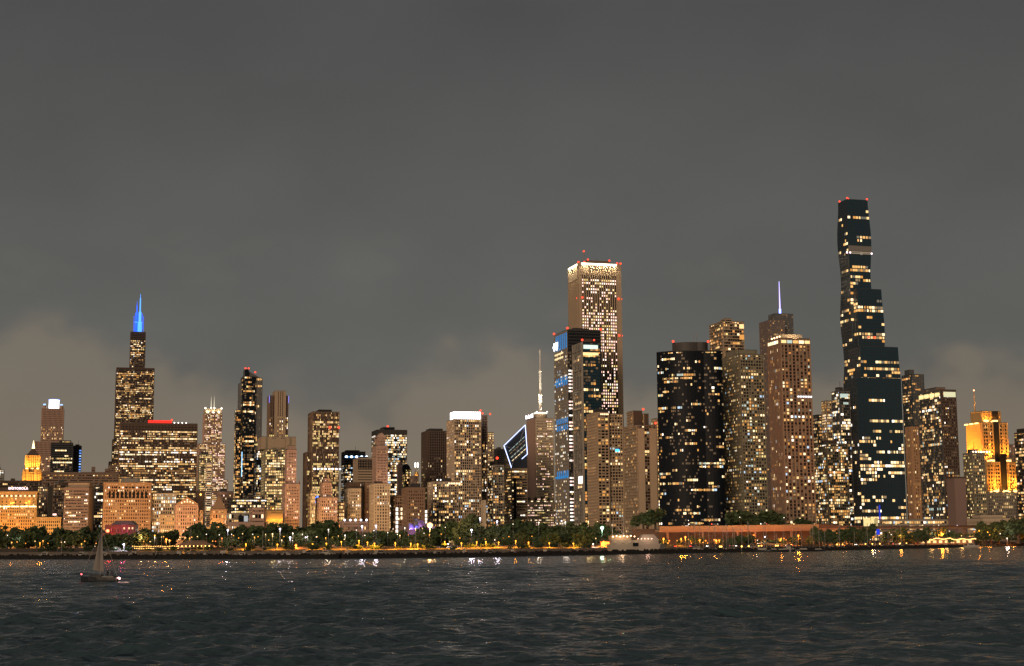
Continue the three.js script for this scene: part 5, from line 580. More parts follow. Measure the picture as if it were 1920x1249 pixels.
tower('spired', 'violet_spired_tower', 'dusky steel tower with a violet white spire', { bay: 3.4, floor: 4, pier: .1, band: .3, frame: M.mauve, glass: M.slate, p: .04, pal: 'dim' }, (S, P, t) => {
  tier(S, 0, 0, { p: .02, frame: M.slate }); const [l, r, y] = t[0]; put('spire_light', new THREE.CylinderGeometry(.35, 1.1, 1, 8), lit(.5, .42, 1, 2.2), S.g, [(l + r) / 2 - 1, y + 28, -8], [1.3, 56, 1.3]); put('spire_light', CYL, lit(.3, .35, 1, 3), S.g, [(l + r) / 2 - 1, y + 5, -8], [1.9, 10, 1.9]);
});
tower('brownpiers', 'brown_pier_flats', 'brown pier fronted flats with bright top floor and lit penthouse', { bay: 4.6, floor: 3.05, pier: .3, band: .3, pd: 1.1, bd: .8, frame: std(.27, .19, .13), bandMat: M.brown, p: .16, run: .3, pal: 'flats', litTo: .97, side: { frame: M.brown, pier: .3, band: .12, bay: 3.6, bd: .3, pd: .8, p: .2 } }, (S, P, t) => {
  const [l, r, y, zf, zb] = t[0]; put('penthouse', UNIT, M.cream, S.g, [(l + r) / 2, (P.h + y) / 2, (zf + zb) / 2], [r - l, y - P.h, zf - zb]); spot(S.g, [0, P.h + 1, P.d / 2 + 2], [0, P.h + 4, 4], [1, .72, .4], 260, 1.3);
  const tm = ['b', 'j', 'a', 'c', 'b']; for (let k = 0; k < 5; k++) put('window', PANE, W[tm[k]], S.g, [-P.w / 2 + 3 + k * 5.4, P.h - 2.9, P.d / 2 + 1.3], [4.6, 2.6, 1]); for (let k = 0; k < 5; k++) put('window', PANE, W[tm[k] === 'j' ? 'g' : 'c'], S.g, [-P.w / 2 - 1, P.h - 3, P.d / 2 - 3 - k * 4], [3, 2.6, 1], -Math.PI / 2);
  for (let k = 0; k < 4; k++) put('roof_lamp', BALL, lit(1, .6, .3, 5), S.g, [-P.w / 2 + 1, P.h + 1.6, P.d / 2 - 2 - k * 5], .7);
  for (let k = 0; k < 6; k++) put('white_floor_light', UNIT, lit(.95, .97, 1, 2.2), S.g, [1 + k * 2.3, P.h * .715, P.d / 2 + 1.5], [1.6, 1.2, .4]);
  for (let k = 0; k < 6; k++) put('arch_light', UNIT, lit(1, .7, .3, 1.4), S.g, [-P.w / 2 + 3 + k * 4.3, 16, P.d / 2 + 1.4], [2.2, 3.6, .4]);
});
tower('duskfar', 'dusk_flat_block', 'low dark flat block in the gap right of the brown pier flats', { ...rows, frame: M.coal, p: .3, pal: 'dim', full: .2 });
tower('beigestep', 'beige_step_tower', 'beige tower speckled with small lamps in the gap before the wavy tower', { bay: 2.8, floor: 3.2, pier: .3, band: .3, frame: M.tan, p: .36, pal: 'flats' });
tower('greenflats', 'glassy_lower_flats', 'wide greenish glass flats crowded with mixed lights below the wavy tower', { bay: 3, floor: 3, pier: .12, band: .22, bd: .7, frame: M.olive, p: .34, run: .45, pal: 'flats' });
tower('curvedglass', 'rounded_glass_tower', 'greenish glass tower with pale lit top floors, left flank of the wavy one', { bay: 3, floor: 3.2, pier: .1, band: .2, frame: M.slate, p: .24, run: .7, full: .1, pal: 'white' }, (S, P) => put('window', PANE, W.j, S.g, [-1, P.h - 5, P.d / 2 + .6], [9, 4, 1]));
{ // the wavy tower: three stems of alternately flaring and narrowing storeys
  const base = PLAN.stemD, turn = base.r * Math.PI / 180, S = start('wavy_glass_tower', 'tallest dark teal glass tower of three wavy stems in steps', base.x, base.z, turn), R = S.R, mull = into(S.frame, M.coal);
  const local = (P) => { const dx = P.x - base.x, dz = P.z - base.z; return [dx * Math.cos(turn) - dz * Math.sin(turn), dx * Math.sin(turn) + dz * Math.cos(turn)]; };
  const stem = (id, y0, amp, o) => {
    const P = PLAN[id], [cx, cz] = local(P), seg = 44, fh = 3.67, s = (y) => 1 + amp * Math.cos(Math.PI * (P.h - y) / seg + Math.PI) ;
    const rect = (y) => { const k = s(y); return [[cx - P.w / 2 * k, cz + P.d / 2 * k], [cx + P.w / 2 * k, cz + P.d / 2 * k], [cx + P.w / 2 * k, cz - P.d / 2 * k], [cx - P.w / 2 * k, cz - P.d / 2 * k]]; };
    const core = coreOf(S, M.teal); for (let y = P.h; y > y0; y -= seg / 4) core.prism(rect(Math.max(y0, y - seg / 4)), Math.max(y0, y - seg / 4), y, rect(y));
    roofOf(S).prism(rect(P.h), P.h, P.h + .4);
    const nf = Math.floor((P.h - y0) / fh);
    for (let f = 0; f < nf; f++) {
      const y = P.h - (f + .5) * fh, r4 = rect(y), rowp = o.rows?.[f] ?? (R() < .16 ? .5 : R() < .55 ? o.p : .04);
      for (const [e, n] of [[0, o.n], [3, o.m]]) {
        const a = r4[e], b = r4[(e + 1) % 4], A = e === 3 ? r4[3] : a, Bq = e === 3 ? r4[0] : b, dx = Bq[0] - A[0], dz = Bq[1] - A[1], L = Math.hypot(dx, dz), nx = -dz / L, nz = dx / L, ang = Math.atan2(-dz, dx);
        mull.box((A[0] + Bq[0]) / 2 + nx * .12, y - fh / 2, (A[1] + Bq[1]) / 2 + nz * .12, L, .35, .3, ang);
        let on = R() < rowp; for (let k = 0; k < n; k++) { if (R() > .6) on = R() < rowp * (e === 3 ? .7 : 1); mull.box(A[0] + dx * k / n + nx * .15, y, A[1] + dz * k / n + nz * .15, .22, fh, .3, ang); if (on && f > 2) S.wins.push({ p: [A[0] + dx * (k + .5) / n + nx * .18, y, A[1] + dz * (k + .5) / n + nz * .18], w: L / n * (R() < .3 ? .5 : .88), h: 2.6, ang, m: W[(o.t || 'aabeebdcm')[Math.floor(R() * 9)]], k: 1 }); }
      }
    }
    return { P, cx, cz };
  };
  const a = stem('stemA', 100, .07, { n: 8, m: 7, p: .38, rows: { 5: .7, 8: .4, 17: .0, 18: .0, 24: .5, 30: .7 } }), b = stem('stemB', 60, .045, { n: 9, m: 7, p: .32, rows: { 0: .8, 1: .1, 5: .75, 6: .9, 24: .5, 25: .9 } }), c = stem('stemC', 0, .03, { n: 13, m: 7, p: .5, rows: { 1: .6, 2: .8, 4: .6, 6: .7, 10: .85, 12: .8, 13: .95, 14: .6 } });
  stem('stemD', 0, .0, { n: 16, m: 8, p: .32, rows: { 40: .95, 41: .3, 44: .9, 45: .9, 46: .9 }, t: 'bbcaegceb' });
  const top = a.P.h; for (const [dx, dz] of [[-.5, .5], [.5, .5], [-.5, -.4], [-.3, .2]]) beacon(S.g, a.cx + dx * a.P.w * .9, top + 1.4, a.cz + dz * a.P.d * .9, 1); for (const dx of [-4, 3]) beacon(S.g, b.cx + dx, c.P.h + 11, b.cz + b.P.d / 2 + 1.2, 1.1);
  for (const y of [top - 59, top - 60.6]) put('belt_light', UNIT, lit(1, .75, .5, .35), S.g, [a.cx, y, a.cz + a.P.d / 2 * 1.06 + .6], [a.P.w * 1.04, .8, .4]); put('sky_floor_light', UNIT, lit(.85, .6, .4, .1), S.g, [a.cx, top - 55, a.cz + a.P.d / 2 * 1.06 + .4], [a.P.w * 1.04, 6, .3]);
  for (const dx of [-.6, -.46, .52]) put('belt_lamp', BALL, lit(1, .7, .8, 5), S.g, [a.cx + dx * a.P.w, top - 60, a.cz + a.P.d / 2 * 1.1], .9);
  const D4 = base, f = D4.d / 2; put('blue_edge_light', UNIT, lit(.01, .06, 1, .55), S.g, [-6, 26, f + .8], [1.5, 28, .6]); put('blue_edge_light', UNIT, lit(.01, .06, 1, .8), S.g, [-7.5, 12, f + .9], [6, 6, .6]);
  for (let k = 0; k < 4; k++) put('lobby_window', UNIT, lit(1, .72, .3, k < 3 ? 1.1 : .5), S.g, [-D4.w / 2 + 3 + k * 4.4, 22, f + .7], [3.6, 9, .5]); for (let k = 0; k < 3; k++) put('lobby_window', UNIT, lit(1, .78, .46, 1.5), S.g, [1 + k * 8, 20, f + .7], [6, 7, .5]);
  finish(S);
}
tower('tealslab', 'teal_slab_tower', 'dusky teal slab with few amber windows right of the wavy tower', { bay: 3.4, floor: 3.6, pier: .06, band: .3, frame: M.teal, glass: M.slate, bandMat: M.slate, p: .1, run: .6, pal: 'amber' }, (S) => tier(S, 0, S.P.h, { p: 0, frame: M.slate }));
tower('slimtan', 'slim_tan_tower', 'slim orange tan tower standing before the teal slab', { bay: 3.4, floor: 3.2, pier: .55, band: .3, frame: M.terra, p: .14, pal: 'warm' });
tower('flankflats', 'brown_brick_flats', 'brown brick flats with a bright glazed balcony flank and lit attic', { bay: 3, floor: 3.1, pier: .4, band: .4, frame: M.umber, p: .1, run: .5, pal: 'flats', side: { frame: M.slate, pier: .14, band: .16, bd: .9, p: .22, pal: 'flats', glass: M.glass } }, (S, P) => {
  tier(S, 0, P.h, { p: 0, frame: M.brown, glass: M.brown }); put('attic_window', UNIT, lit(.9, .85, .5, .9), S.g, [1, P.h - 4.4, P.d / 2 + .6], [P.w - 4, 5, .4]); for (let k = 0; k < 4; k++) put('attic_window', UNIT, lit(1, .72, .3, 1.6), S.g, [-P.w / 2 - .7, P.h - 4.2, P.d / 2 - 5 - k * 9.6], [.4, 4, 8]);
  put('sign_light', UNIT, lit(.03, .25, 1, 3.4), S.g, [-P.w / 2 - 1, 20, P.d / 2 - 4], [.5, 2.6, 6]);
});
tower('blankwall', 'blank_brown_block', 'plain windowless brown block before the brick flats', { glass: M.mauve, pier: 0, band: 0, p: 0 }, (S, P) => mesh('base_course', new MB().box(0, 2, 0, P.w + .6, 4, P.d + .6).box(0, P.h - .4, 0, P.w + .5, 1, P.d + .5), M.umber, S.g));
tower('golden', 'golden_floodlit_tower', 'stepped stone tower floodlit brilliant gold with a thin spire', { bay: 3, floor: 4, pier: .5, band: .12, pd: 1, bd: .5, frame: M.gold, glass: M.glass, p: .03, pal: 'warm', dimGlow: 0, front: { band: .3, pier: .34, pd: 1.2 } }, (S, P, t) => {
  block(S, -P.w * .36, P.w * .36, P.d * .34, -P.d * .4, P.h, t[0][2], { ...S.o, p: 0, pier: .6 }); tier(S, 1, 0, { p: .03 }); tier(S, 2, 0, { p: .2, frame: M.grey, pal: 'yellow' });
  const f = P.d / 2, w = P.w / 2, C = [1, .37, .035], H = lit(1, .62, .2, 3.4), [l1, r1, y1, z1] = t[1], [l2, r2, y2, z2] = t[2], [l0, r0, y0, z0] = t[0];
  mesh('window_bay', new MB().box(w * .1, y1 + (P.h - y1) / 2 + 6, f + .8, 7, P.h - y1 + 14, 1.6), M.glass, S.g); mesh('window_bay', new MB().box(3, (y1 + y2) / 2 + 3, z1 + .8, 8, y1 - y2 + 12, 1.6), M.glass, S.g);
  put('spire', new THREE.CylinderGeometry(.3, 1, 1, 8), M.gold, S.g, [-w * .62, y0 + 12, -6], [1, 26, 1]); beacon(S.g, -w * .62, y0 + 25.5, -6, .9, 'spire_light', lit(1, .45, .2, 4)); spot(S.g, [-w * .62, y0 + 1, 2], [-w * .62, y0 + 18, -6], [1, .45, .15], 1200, .5);
  for (const [x, y, z, to, cd] of [[-w * .5, y1 + 1, z1 - 3, P.h - 6, 13000], [w * .75, y1 + 1, z1 - 3, P.h - 6, 13000], [l1 + 7, y2 + 1, z2 + 5, y1 - 4, 9500], [r1 - 7, y2 + 1, z2 + 5, y1 - 4, 9500], [(l1 + r1) / 2, y2 + 1, z2 + 5, y1 - 4, 4500], [0, P.h + 1, f + 3, y0, 700], [-w * .7, P.h + 1, f + 3, y0, 700]]) { put('flood_lamp', UNIT, H, S.g, [x, y + .8, z], [6, 1.6, 1.4]); spot(S.g, [x, y + 2, z + 2.4], [x * .9, to, z - 6], C, cd, 1); }
  for (let r = 0; r < 9; r++) for (let c = 0; c < 10; c++) { const x = -w + 3.2 + c * (P.w - 5) / 9.4; if (c % 3 !== 2 && Math.abs(x - w * .1) > 4.6) put('window', UNIT, M.glass, S.g, [x, P.h - 4 - r * 4.2, f + 1.25], [1.5, 2.3, .5]); }
  for (let r = 0; r < 7; r++) for (let c = 0; c < 12; c++) { const x = l1 + 2.6 + c * (r1 - l1 - 5) / 11; if (c % 3 !== 2 && Math.abs(x - 3) > 5) put('window', UNIT, M.glass, S.g, [x, y1 - 4.5 - r * 4.2, z1 + 1.25], [1.5, 2.2, .5]); }
  for (const z of [f - 4, 0, -f + 4]) { put('flood_lamp', UNIT, H, S.g, [-w - 3, P.h - 14 + 13.2, z], [1.4, 1.4, 6]); }
  for (const z of [f - 5, -2, -f + 3]) spot(S.g, [-w - 22, 78, z + 6], [-w, 116, z], C, 27000, .75);
  for (let k = 0; k < 5; k++) { const x = mix(l1 + 4, r1 - 4, k / 4); put('flood_lamp', UNIT, H, S.g, [x, y2 + 1.2, z2 - .6], [2.6, 1, 1]); spot(S.g, [x, y2 + 2, z2 + 1.2], [x, y2 + 16, z1 + .5], C, 1700, 1.2); }
  for (const x of [-w * .78, -w * .36, w * .55, w * .9]) { put('flood_lamp', UNIT, H, S.g, [x, y1 + 1.2, f + 5], [2.6, 1, 1]); spot(S.g, [x, y1 + 2, f + 5.6], [x, y1 + 18, f + .5], C, 1700, 1.2); }
  for (const x of [-w * .5, -w * .1, w * .3]) { put('flood_lamp', UNIT, H, S.g, [x, P.h + 1.2, f - 1], [2.6, 1, 1]); spot(S.g, [x, P.h + 2, f - .4], [x, P.h + 10, f * .68], C, 700, 1.2); }
});
tower('tangrid', 'tan_grid_block', 'tan grid block with gold lit parapet standing before the golden tower', { bay: 3, floor: 3.3, pier: .4, band: .4, frame: M.olive, p: .24, pal: 'yellow', run: .3 }, (S, P) => { for (let k = 0; k < 7; k++) put('roof_lamp', BALL, k % 2 ? WHITEHOT : lit(1, .6, .3, 5), S.g, [-P.w / 2 + 1.5 + k * 3, P.h + 1.4, P.d / 2], .75); });
tower('pinkback', 'pink_back_tower', 'slim pinkish tower peeping out behind the golden one', { bay: 3, floor: 3.6, pier: .5, band: .4, frame: M.pink, p: .3, pal: 'warm' });
tower('duskright', 'dark_edge_tower', 'dark tower with rows of lit windows at the north end of the skyline', { bay: 3.2, floor: 3.7, pier: .14, band: .35, frame: M.coal, p: .36, run: .55, pal: 'warm' }, (S) => tier(S, 0, S.P.h, { p: 0 }));
tower('terminal', 'white_terminal', 'low white hall with a strip of small windows at the water side', { bay: 3, floor: 7, pier: .35, band: .6, frame: M.cream, p: .5, pal: 'white' }, (S) => tier(S, 0, S.P.h, { p: .1 }));
tower('glasspodium', 'glass_podium', 'long low glass podium with white lamps below the tan slim tower', { bay: 3.4, floor: 5.5, pier: .1, band: .3, frame: M.concrete, p: .35, pal: 'flats', run: .5 });

// ---------------------------------------------------------------- lower ground: terrace and elevated drive
{
  structure('upper_terrace', new MB().prism(TERRACE, GROUND, 15.5), M.umber);
  const t = thing('elevated_drive', 'elevated lakeside drive with tan concrete parapet on short piers', 'viaduct');
  for (let k = 0; k < VIADUCT.length - 1; k++) {
    const A = VIADUCT[k], B = VIADUCT[k + 1], L = Math.hypot(B[0] - A[0], B[1] - A[1]), n = Math.max(2, Math.round(L / 14)), ux = (B[0] - A[0]) / L, uz = (B[1] - A[1]) / L, ang = Math.atan2(-uz, ux);
    for (let j = 0; j < n; j++) {
      const s = (j + .5) / n, x = mix(A[0], B[0], s), z = mix(A[1], B[1], s), y1 = mix(A[2], B[2], s), y0 = mix(A[3], B[3], s), h = y1 - y0, m = new MB();
      m.box(0, -h * .31, 0, L / n - .12, h * .62, .8); mesh('parapet_panel', m, k < 2 ? M.wornTan : M.umber, t).position.set(x, y1, z); t.children.at(-1).rotation.y = ang;
      const dk = mesh('deck_section', new MB().box(0, 0, -6, L / n, h * .38, 14), M.brown, t); dk.position.set(x, y0 + h * .19, z); dk.rotation.y = ang;
      if (j % 2 === 0) { const c = put('column', UNIT, M.brown, t, [x - uz * -2, (y0 + GROUND) / 2, z - ux * 2], [1.4, y0 - GROUND, 1.4], ang); }
    }
  }
}
// ---------------------------------------------------------------- trees
const MARKS_ALONG = [['goldpalace', 'the gold lit palazzo'], ['goldannex', 'the golden annex'], ['mauveoffice', 'the mauve office'], ['striplit', 'the strip lit block'], ['terracotta', 'the round windowed terracotta block'], ['brightwall', 'the cream block'], ['gable', 'the pointed gable building'], ['pyramidhall', 'the pyramid roofed hall'], ['museumbox', 'the museum wing'], ['goldhall', 'the golden hall'], ['archslim', 'the arch topped yellow house'], ['pinkhotel', 'the belvedere hotel'], ['pavilionrow', 'the lamp row pavilion'], ['creammason', 'the cream masonry block'], ['brownmason', 'the bandshell'], ['heritagewing', 'the tan grid wing'], ['greyflats', 'the grey balcony flats'], ['diamond', 'the diamond roofed tower'], ['prudent', 'the antenna office'], ['parkglass', 'the green glass tower'], ['slabflats', 'the balcony slab flats'], ['tanpiers', 'the two pier tower'], ['gridflats', 'the egg crate tower'], ['brownpiers', 'the brown pier flats'], ['greenflats', 'the glassy lower flats'], ['stemD', 'the wavy tower'], ['slimtan', 'the slim tan tower'], ['blankwall', 'the blank brown block'], ['tangrid', 'the tan grid block'], ['duskright', 'the dark end tower']];
const by = (x, z) => { let best = '', d = 9; for (const [id, s] of MARKS_ALONG) { const q = Math.abs(x / -z - PLAN[id].x / -PLAN[id].z); if (q < d) { d = q; best = s; } } return best; };
const proto = [];
for (let v = 0; v < 6; v++) {
  const crown = crownGeo(260, 1, 1, 500 + v * 17), R = rng(900 + v), limbs = new MB();
  const tr = new THREE.CylinderGeometry(.035, .065, 1, 7); tr.translate(0, .5, 0); limbs.geom(tr);
  for (let k = 0; k < 4; k++) { const a = k * 1.6 + R(); limbs.beam([0, .32 + .1 * k, 0], [Math.cos(a) * .2, .6 + .1 * R(), Math.sin(a) * .2], .018); }
  proto.push({ crown, trunk: limbs.geo() });
}
TREES.forEach(([x, z, h, w, v, base], i) => {
  const up = base > 1, dark = z > -1130;
  const t = thing(up ? 'terrace_tree' : 'park_tree', up ? 'full tree on the terrace before ' + by(x, z) : x > 190 ? 'dark bushy harbour tree lakeward of ' + by(x, z) : h < 8 ? 'small round tree by the path lamps lakeward of ' + by(x, z) : dark ? 'dark tree near the shore lakeward of ' + by(x, z) : 'tall leafy tree in the belt before ' + by(x, z), 'tree', [x, GROUND + base, z], (i * 2.4) % 6.28, up ? 'trees on the terrace' : x > 190 ? 'trees along the harbour edge' : h < 8 ? 'small trees by the path' : dark ? 'trees near the shore' : 'trees of the park belt');
  const tk = mesh('trunk', proto[v].trunk, M.bark, t); tk.scale.set(h, h * .62, h);
  const c = mesh('crown', proto[v].crown, M.leaf[v % 3], t); c.scale.set(w * .72, h * .47, w * .72); c.position.y = h * .58;
});
// ---------------------------------------------------------------- lamps
const KIND = {
  0: ['park_lamp', 'white globe park lamp on a slim pole', [1, .84, .66], 3.4, .4, 360, 'white park lamps'], 1: ['flood_mast', 'violet white floodlamp on a tall mast', [.9, .8, 1], 5, .62, 700, 'violet white mast lamps'],
  2: ['path_lamp', 'orange lamp post along the lakefront path', [1, .34, .025], 2.2, .45, 1000, 'orange path lamps'], 3: ['harbor_lamp', 'red orange lamp in the harbour yard', [1, .22, .02], 3, .7, 2300, 'red orange harbour lamps'],
  4: ['green_lamp', 'glaring green white lamp on a mast left of the moored ship', [.5, 1, .62], 5, 1.25, 2000, null], 7: ['street_lamp', 'warm yellowish street lamp on a pole', [1, .62, .24], 3.4, .4, 900, 'warm street lamps'],
  9: ['stage_lamp', 'glaring orange stage floodlight on a mast by the violet bandshell', [1, .5, .16], 5, 2.1, 4500, null],
};
LAMPS.forEach(([x, z, h, k, on]) => {
  const [name, label, c, e, r, cd, group] = KIND[k], base = x > 130 && x < 300 && z < -1132 && z > -1145 ? 13.4 : 0;
  KIND[k].m ||= lit(...c, e);
  const t = thing(name, group ? label + ', lakeward of ' + by(x, z) : label, 'lamp', [x, GROUND + base, z], 0, group || undefined), H = Math.max(.8, h - base);
  put('pole', CYL, M.pole, t, [0, (H - r) / 2, 0], [.13, H - r, .13]);
  const q = on ? r : r * .72, hd = put('lamp_head', BALL, KIND[k].m, t, [0, H, .35], [q, q * .9, q]); put('arm', CYL, M.steel, t, [0, H - r * .7, .15], [.1, .5, .1]).rotation.x = 1.2;
  if (on) glowLamp(t, [0, H - r - .45, .9], c, cd);
});
for (let k = 0; k < 13; k++) {   // added floodlamps, hidden by trees, standing in for street light on the facades
  const x = -640 + k * 45, z = -1596 - (k > 9 ? 0 : 6), t = thing('added_floodlamp', 'added unseen amber floodlamp post turned up at ' + by(x, z), 'lamp', [x, GROUND, z], 0, 'added floodlamps before the street wall');
  put('pole', CYL, M.steel, t, [0, 5, 0], [.16, 10, .16]); put('lamp_head', UNIT, lit(1, .5, .16, 4), t, [0, 10.3, -.5], [1.6, .8, .9]); spot(t, [0, 10.6, -1.6], [0, 40, -76], [1, .48, .15], 9500, 1.05, .8);
}
MARKS.forEach(([x, z, h]) => { const t = thing('marker_lamp', 'small yellow marker lamp behind the breakwater, lakeward of ' + by(x, z), 'lamp', [x, GROUND - 1, z], 0, 'yellow marker lamps'); put('post', CYL, M.steel, t, [0, .4, 0], [.14, 2 + h, .14]); put('lamp_head', BALL, lit(1, .58, .1, 6), t, [0, h + 1.2, 0], .42); });
// ---------------------------------------------------------------- moored boats
function hullGeo(L, Bm, H) { // pointed bow at +x, flat transom
  const st = [[-.5, .36, 0], [-.3, .46, .02], [0, .5, .05], [.25, .4, .1], [.42, .18, .2], [.5, .01, .3]], m = new MB(), p = [], idx = [];
  for (const [s, b, sheer] of st) { const top = H * (1 + sheer); for (const [bb, y] of [[0, -.4], [b * .55, -.3], [b * .9, H * .35], [b, top]]) p.push([s * L, y, bb * Bm]); }
  const pos = [], tri = (a, b, c) => pos.push(...a, ...b, ...c), mir = ([x, y, z]) => [x, y, -z];
  for (let i = 0; i < st.length - 1; i++) for (let j = 0; j < 3; j++) { const a = p[i * 4 + j], b = p[(i + 1) * 4 + j], c = p[(i + 1) * 4 + j + 1], d = p[i * 4 + j + 1]; tri(a, b, c); tri(a, c, d); tri(mir(b), mir(a), mir(c)); tri(mir(c), mir(a), mir(d)); }
  for (let i = 0; i < st.length - 1; i++) { const a = p[i * 4 + 3], b = p[(i + 1) * 4 + 3]; tri(a, b, mir(b)); tri(a, mir(b), mir(a)); }
  for (let j = 0; j < 3; j++) { const a = p[j], d = p[j + 1]; tri(a, d, mir(d)); tri(a, mir(d), mir(a)); }
  const g = new THREE.BufferGeometry(); g.setAttribute('position', new THREE.Float32BufferAttribute(pos, 3)); g.computeVertexNormals(); return g;
}
const motor = thing('motor_boat', 'white motor cruiser moored in the harbour behind the breakwater', 'boat', [0, 0, 0], 0, 'motor boats in the harbour'), yacht = thing('moored_yacht', 'bare masted sailing yacht moored in the harbour', 'boat', [0, 0, 0], 0, 'moored yachts');
{
  mesh('hull', hullGeo(9, 3.2, 1.1), M.boat, motor); mesh('cabin', new MB().prism([[-2.2, 1.2], [2.2, .9], [2.2, -.9], [-2.2, -1.2]], 1.1, 2.5, [[-2, 1], [1.2, .7], [1.2, -.7], [-2, -1]]), M.boat, motor); mesh('windscreen', new MB().box(-.2, 1.9, 0, 2.6, .5, 2.25), M.glass, motor); mesh('canopy', new MB().box(-2.6, 2.9, 0, 2.4, .12, 2.2), M.coal, motor);
  mesh('hull', hullGeo(10, 3, 1.05), M.navy, yacht); mesh('cabin', new MB().prism([[-2, .9], [2.4, .7], [2.4, -.7], [-2, -.9]], 1.1, 1.8, [[-1.9, .7], [2, .5], [2, -.5], [-1.9, -.7]]), M.boat, yacht); put('mast', CYL, M.steel, yacht, [.9, 7.4, 0], [.11, 12.6, .11]); const bm = put('boom', CYL, M.coal, yacht, [-1.2, 2.7, 0], [.22, 4.2, .22]); bm.rotation.z = Math.PI / 2; put('spreader', UNIT, M.steel, yacht, [.9, 8.6, 0], [.1, .1, 2]); const fs = mesh('forestay', new MB().beam([.9, 13.6, 0], [4.9, 1.5, 0], .04), M.steel, yacht);
}
let first = [true, true];
// low shrubs on the bank
SHRUBS.forEach(([x, z, h, v], i) => { const t = thing('bank_shrub', 'low dark shrub on the grass bank lakeward of ' + by(x, z), 'shrub', [x, GROUND + .3, z], i, 'shrubs on the bank'); const c = mesh('foliage', proto[v].crown, M.leaf[2], t); c.scale.set(h * 1.1, h * .55, h * .8); c.position.y = h * .4; const s = mesh('stem', proto[v].trunk, M.bark, t); s.scale.set(h, h * .4, h); });
SMALL.forEach(([x, z, h, k], i) => { const c = [[1, .36, .05], [1, .6, .22], [1, .2, .05], [1, .85, .7]][k], t = thing('road_lamp', ['orange', 'yellow', 'red', 'white'][k] + ' lamp glinting on the park road before ' + by(x, z), 'lamp', [x, GROUND, z], 0, 'lamps along the park road'); put('pole', CYL, M.pole, t, [0, h / 2, 0], [.1, h, .1]); put('lamp_head', BALL, lit(...c, 3), t, [0, h, .3], [.36, .3, .36]); if (i % 3 === 0) glowLamp(t, [0, h - .7, .9], c, 500); });
BOATS.forEach(([x, z, turn, s, k]) => { const o = k ? yacht : motor, lab = (k ? 'bare masted yacht moored lakeward of ' : 'grey white motor cruiser moored lakeward of ') + by(x, z); if (first[k]) { first[k] = false; o.position.set(x, 0, z); o.rotation.y = turn; o.scale.setScalar(s); o.userData.label = lab; } else copyOf(o, [x, 0, z], turn, s, lab); });
// ---------------------------------------------------------------- cars
{
  const car = thing('parked_car', 'small dark car in the harbour yard by the red orange lamps', 'car', [0, 0, 0], 0, 'cars in the harbour yard');
  mesh('body', new MB().prism([[-2.2, .88], [2.2, .88], [2.2, -.88], [-2.2, -.88]], .35, .95, [[-2.15, .86], [2.1, .84], [2.1, -.84], [-2.15, -.86]]), std(.2, .2, .21, .3), car); const cb = mesh('cabin', new MB().prism([[-1.6, .8], [1, .8], [1, -.8], [-1.6, -.8]], .95, 1.5, [[-1.1, .66], [.4, .66], [.4, -.66], [-1.1, -.66]]), M.glass, car);
  for (const [wx, wz] of [[-1.35, .8], [1.35, .8], [-1.35, -.8], [1.35, -.8]]) { const w = put('wheel', CYL, M.coal, car, [wx, .33, wz], [.33, .22, .33]); w.rotation.x = Math.PI / 2; }
  for (const wz of [-.6, .6]) { put('headlight', BALL, lit(1, .92, .8, 8), car, [2.18, .7, wz], .22); put('tail_light', BALL, lit(1, .06, .03, 6), car, [-2.22, .75, wz], .22); }
  CARS.forEach(([x, z, up], i) => { const p = [x, up ? 18 : GROUND, z], turn = up ? .1 + (i % 2) * 3.14 : i === 0 ? 1.2 : i * 1.7; if (!i) { car.position.set(...p); car.rotation.y = turn; car.userData.label = 'car with red tail lights on the park lane left of the ship'; delete car.userData.group; } else { const c = copyOf(car, p, turn, 1, up ? 'car with lit headlights passing on the elevated drive' : 'small dark car in the harbour yard by the red orange lamps'); c.userData.group = up ? 'cars on the drive' : 'cars in the harbour yard'; } });
}
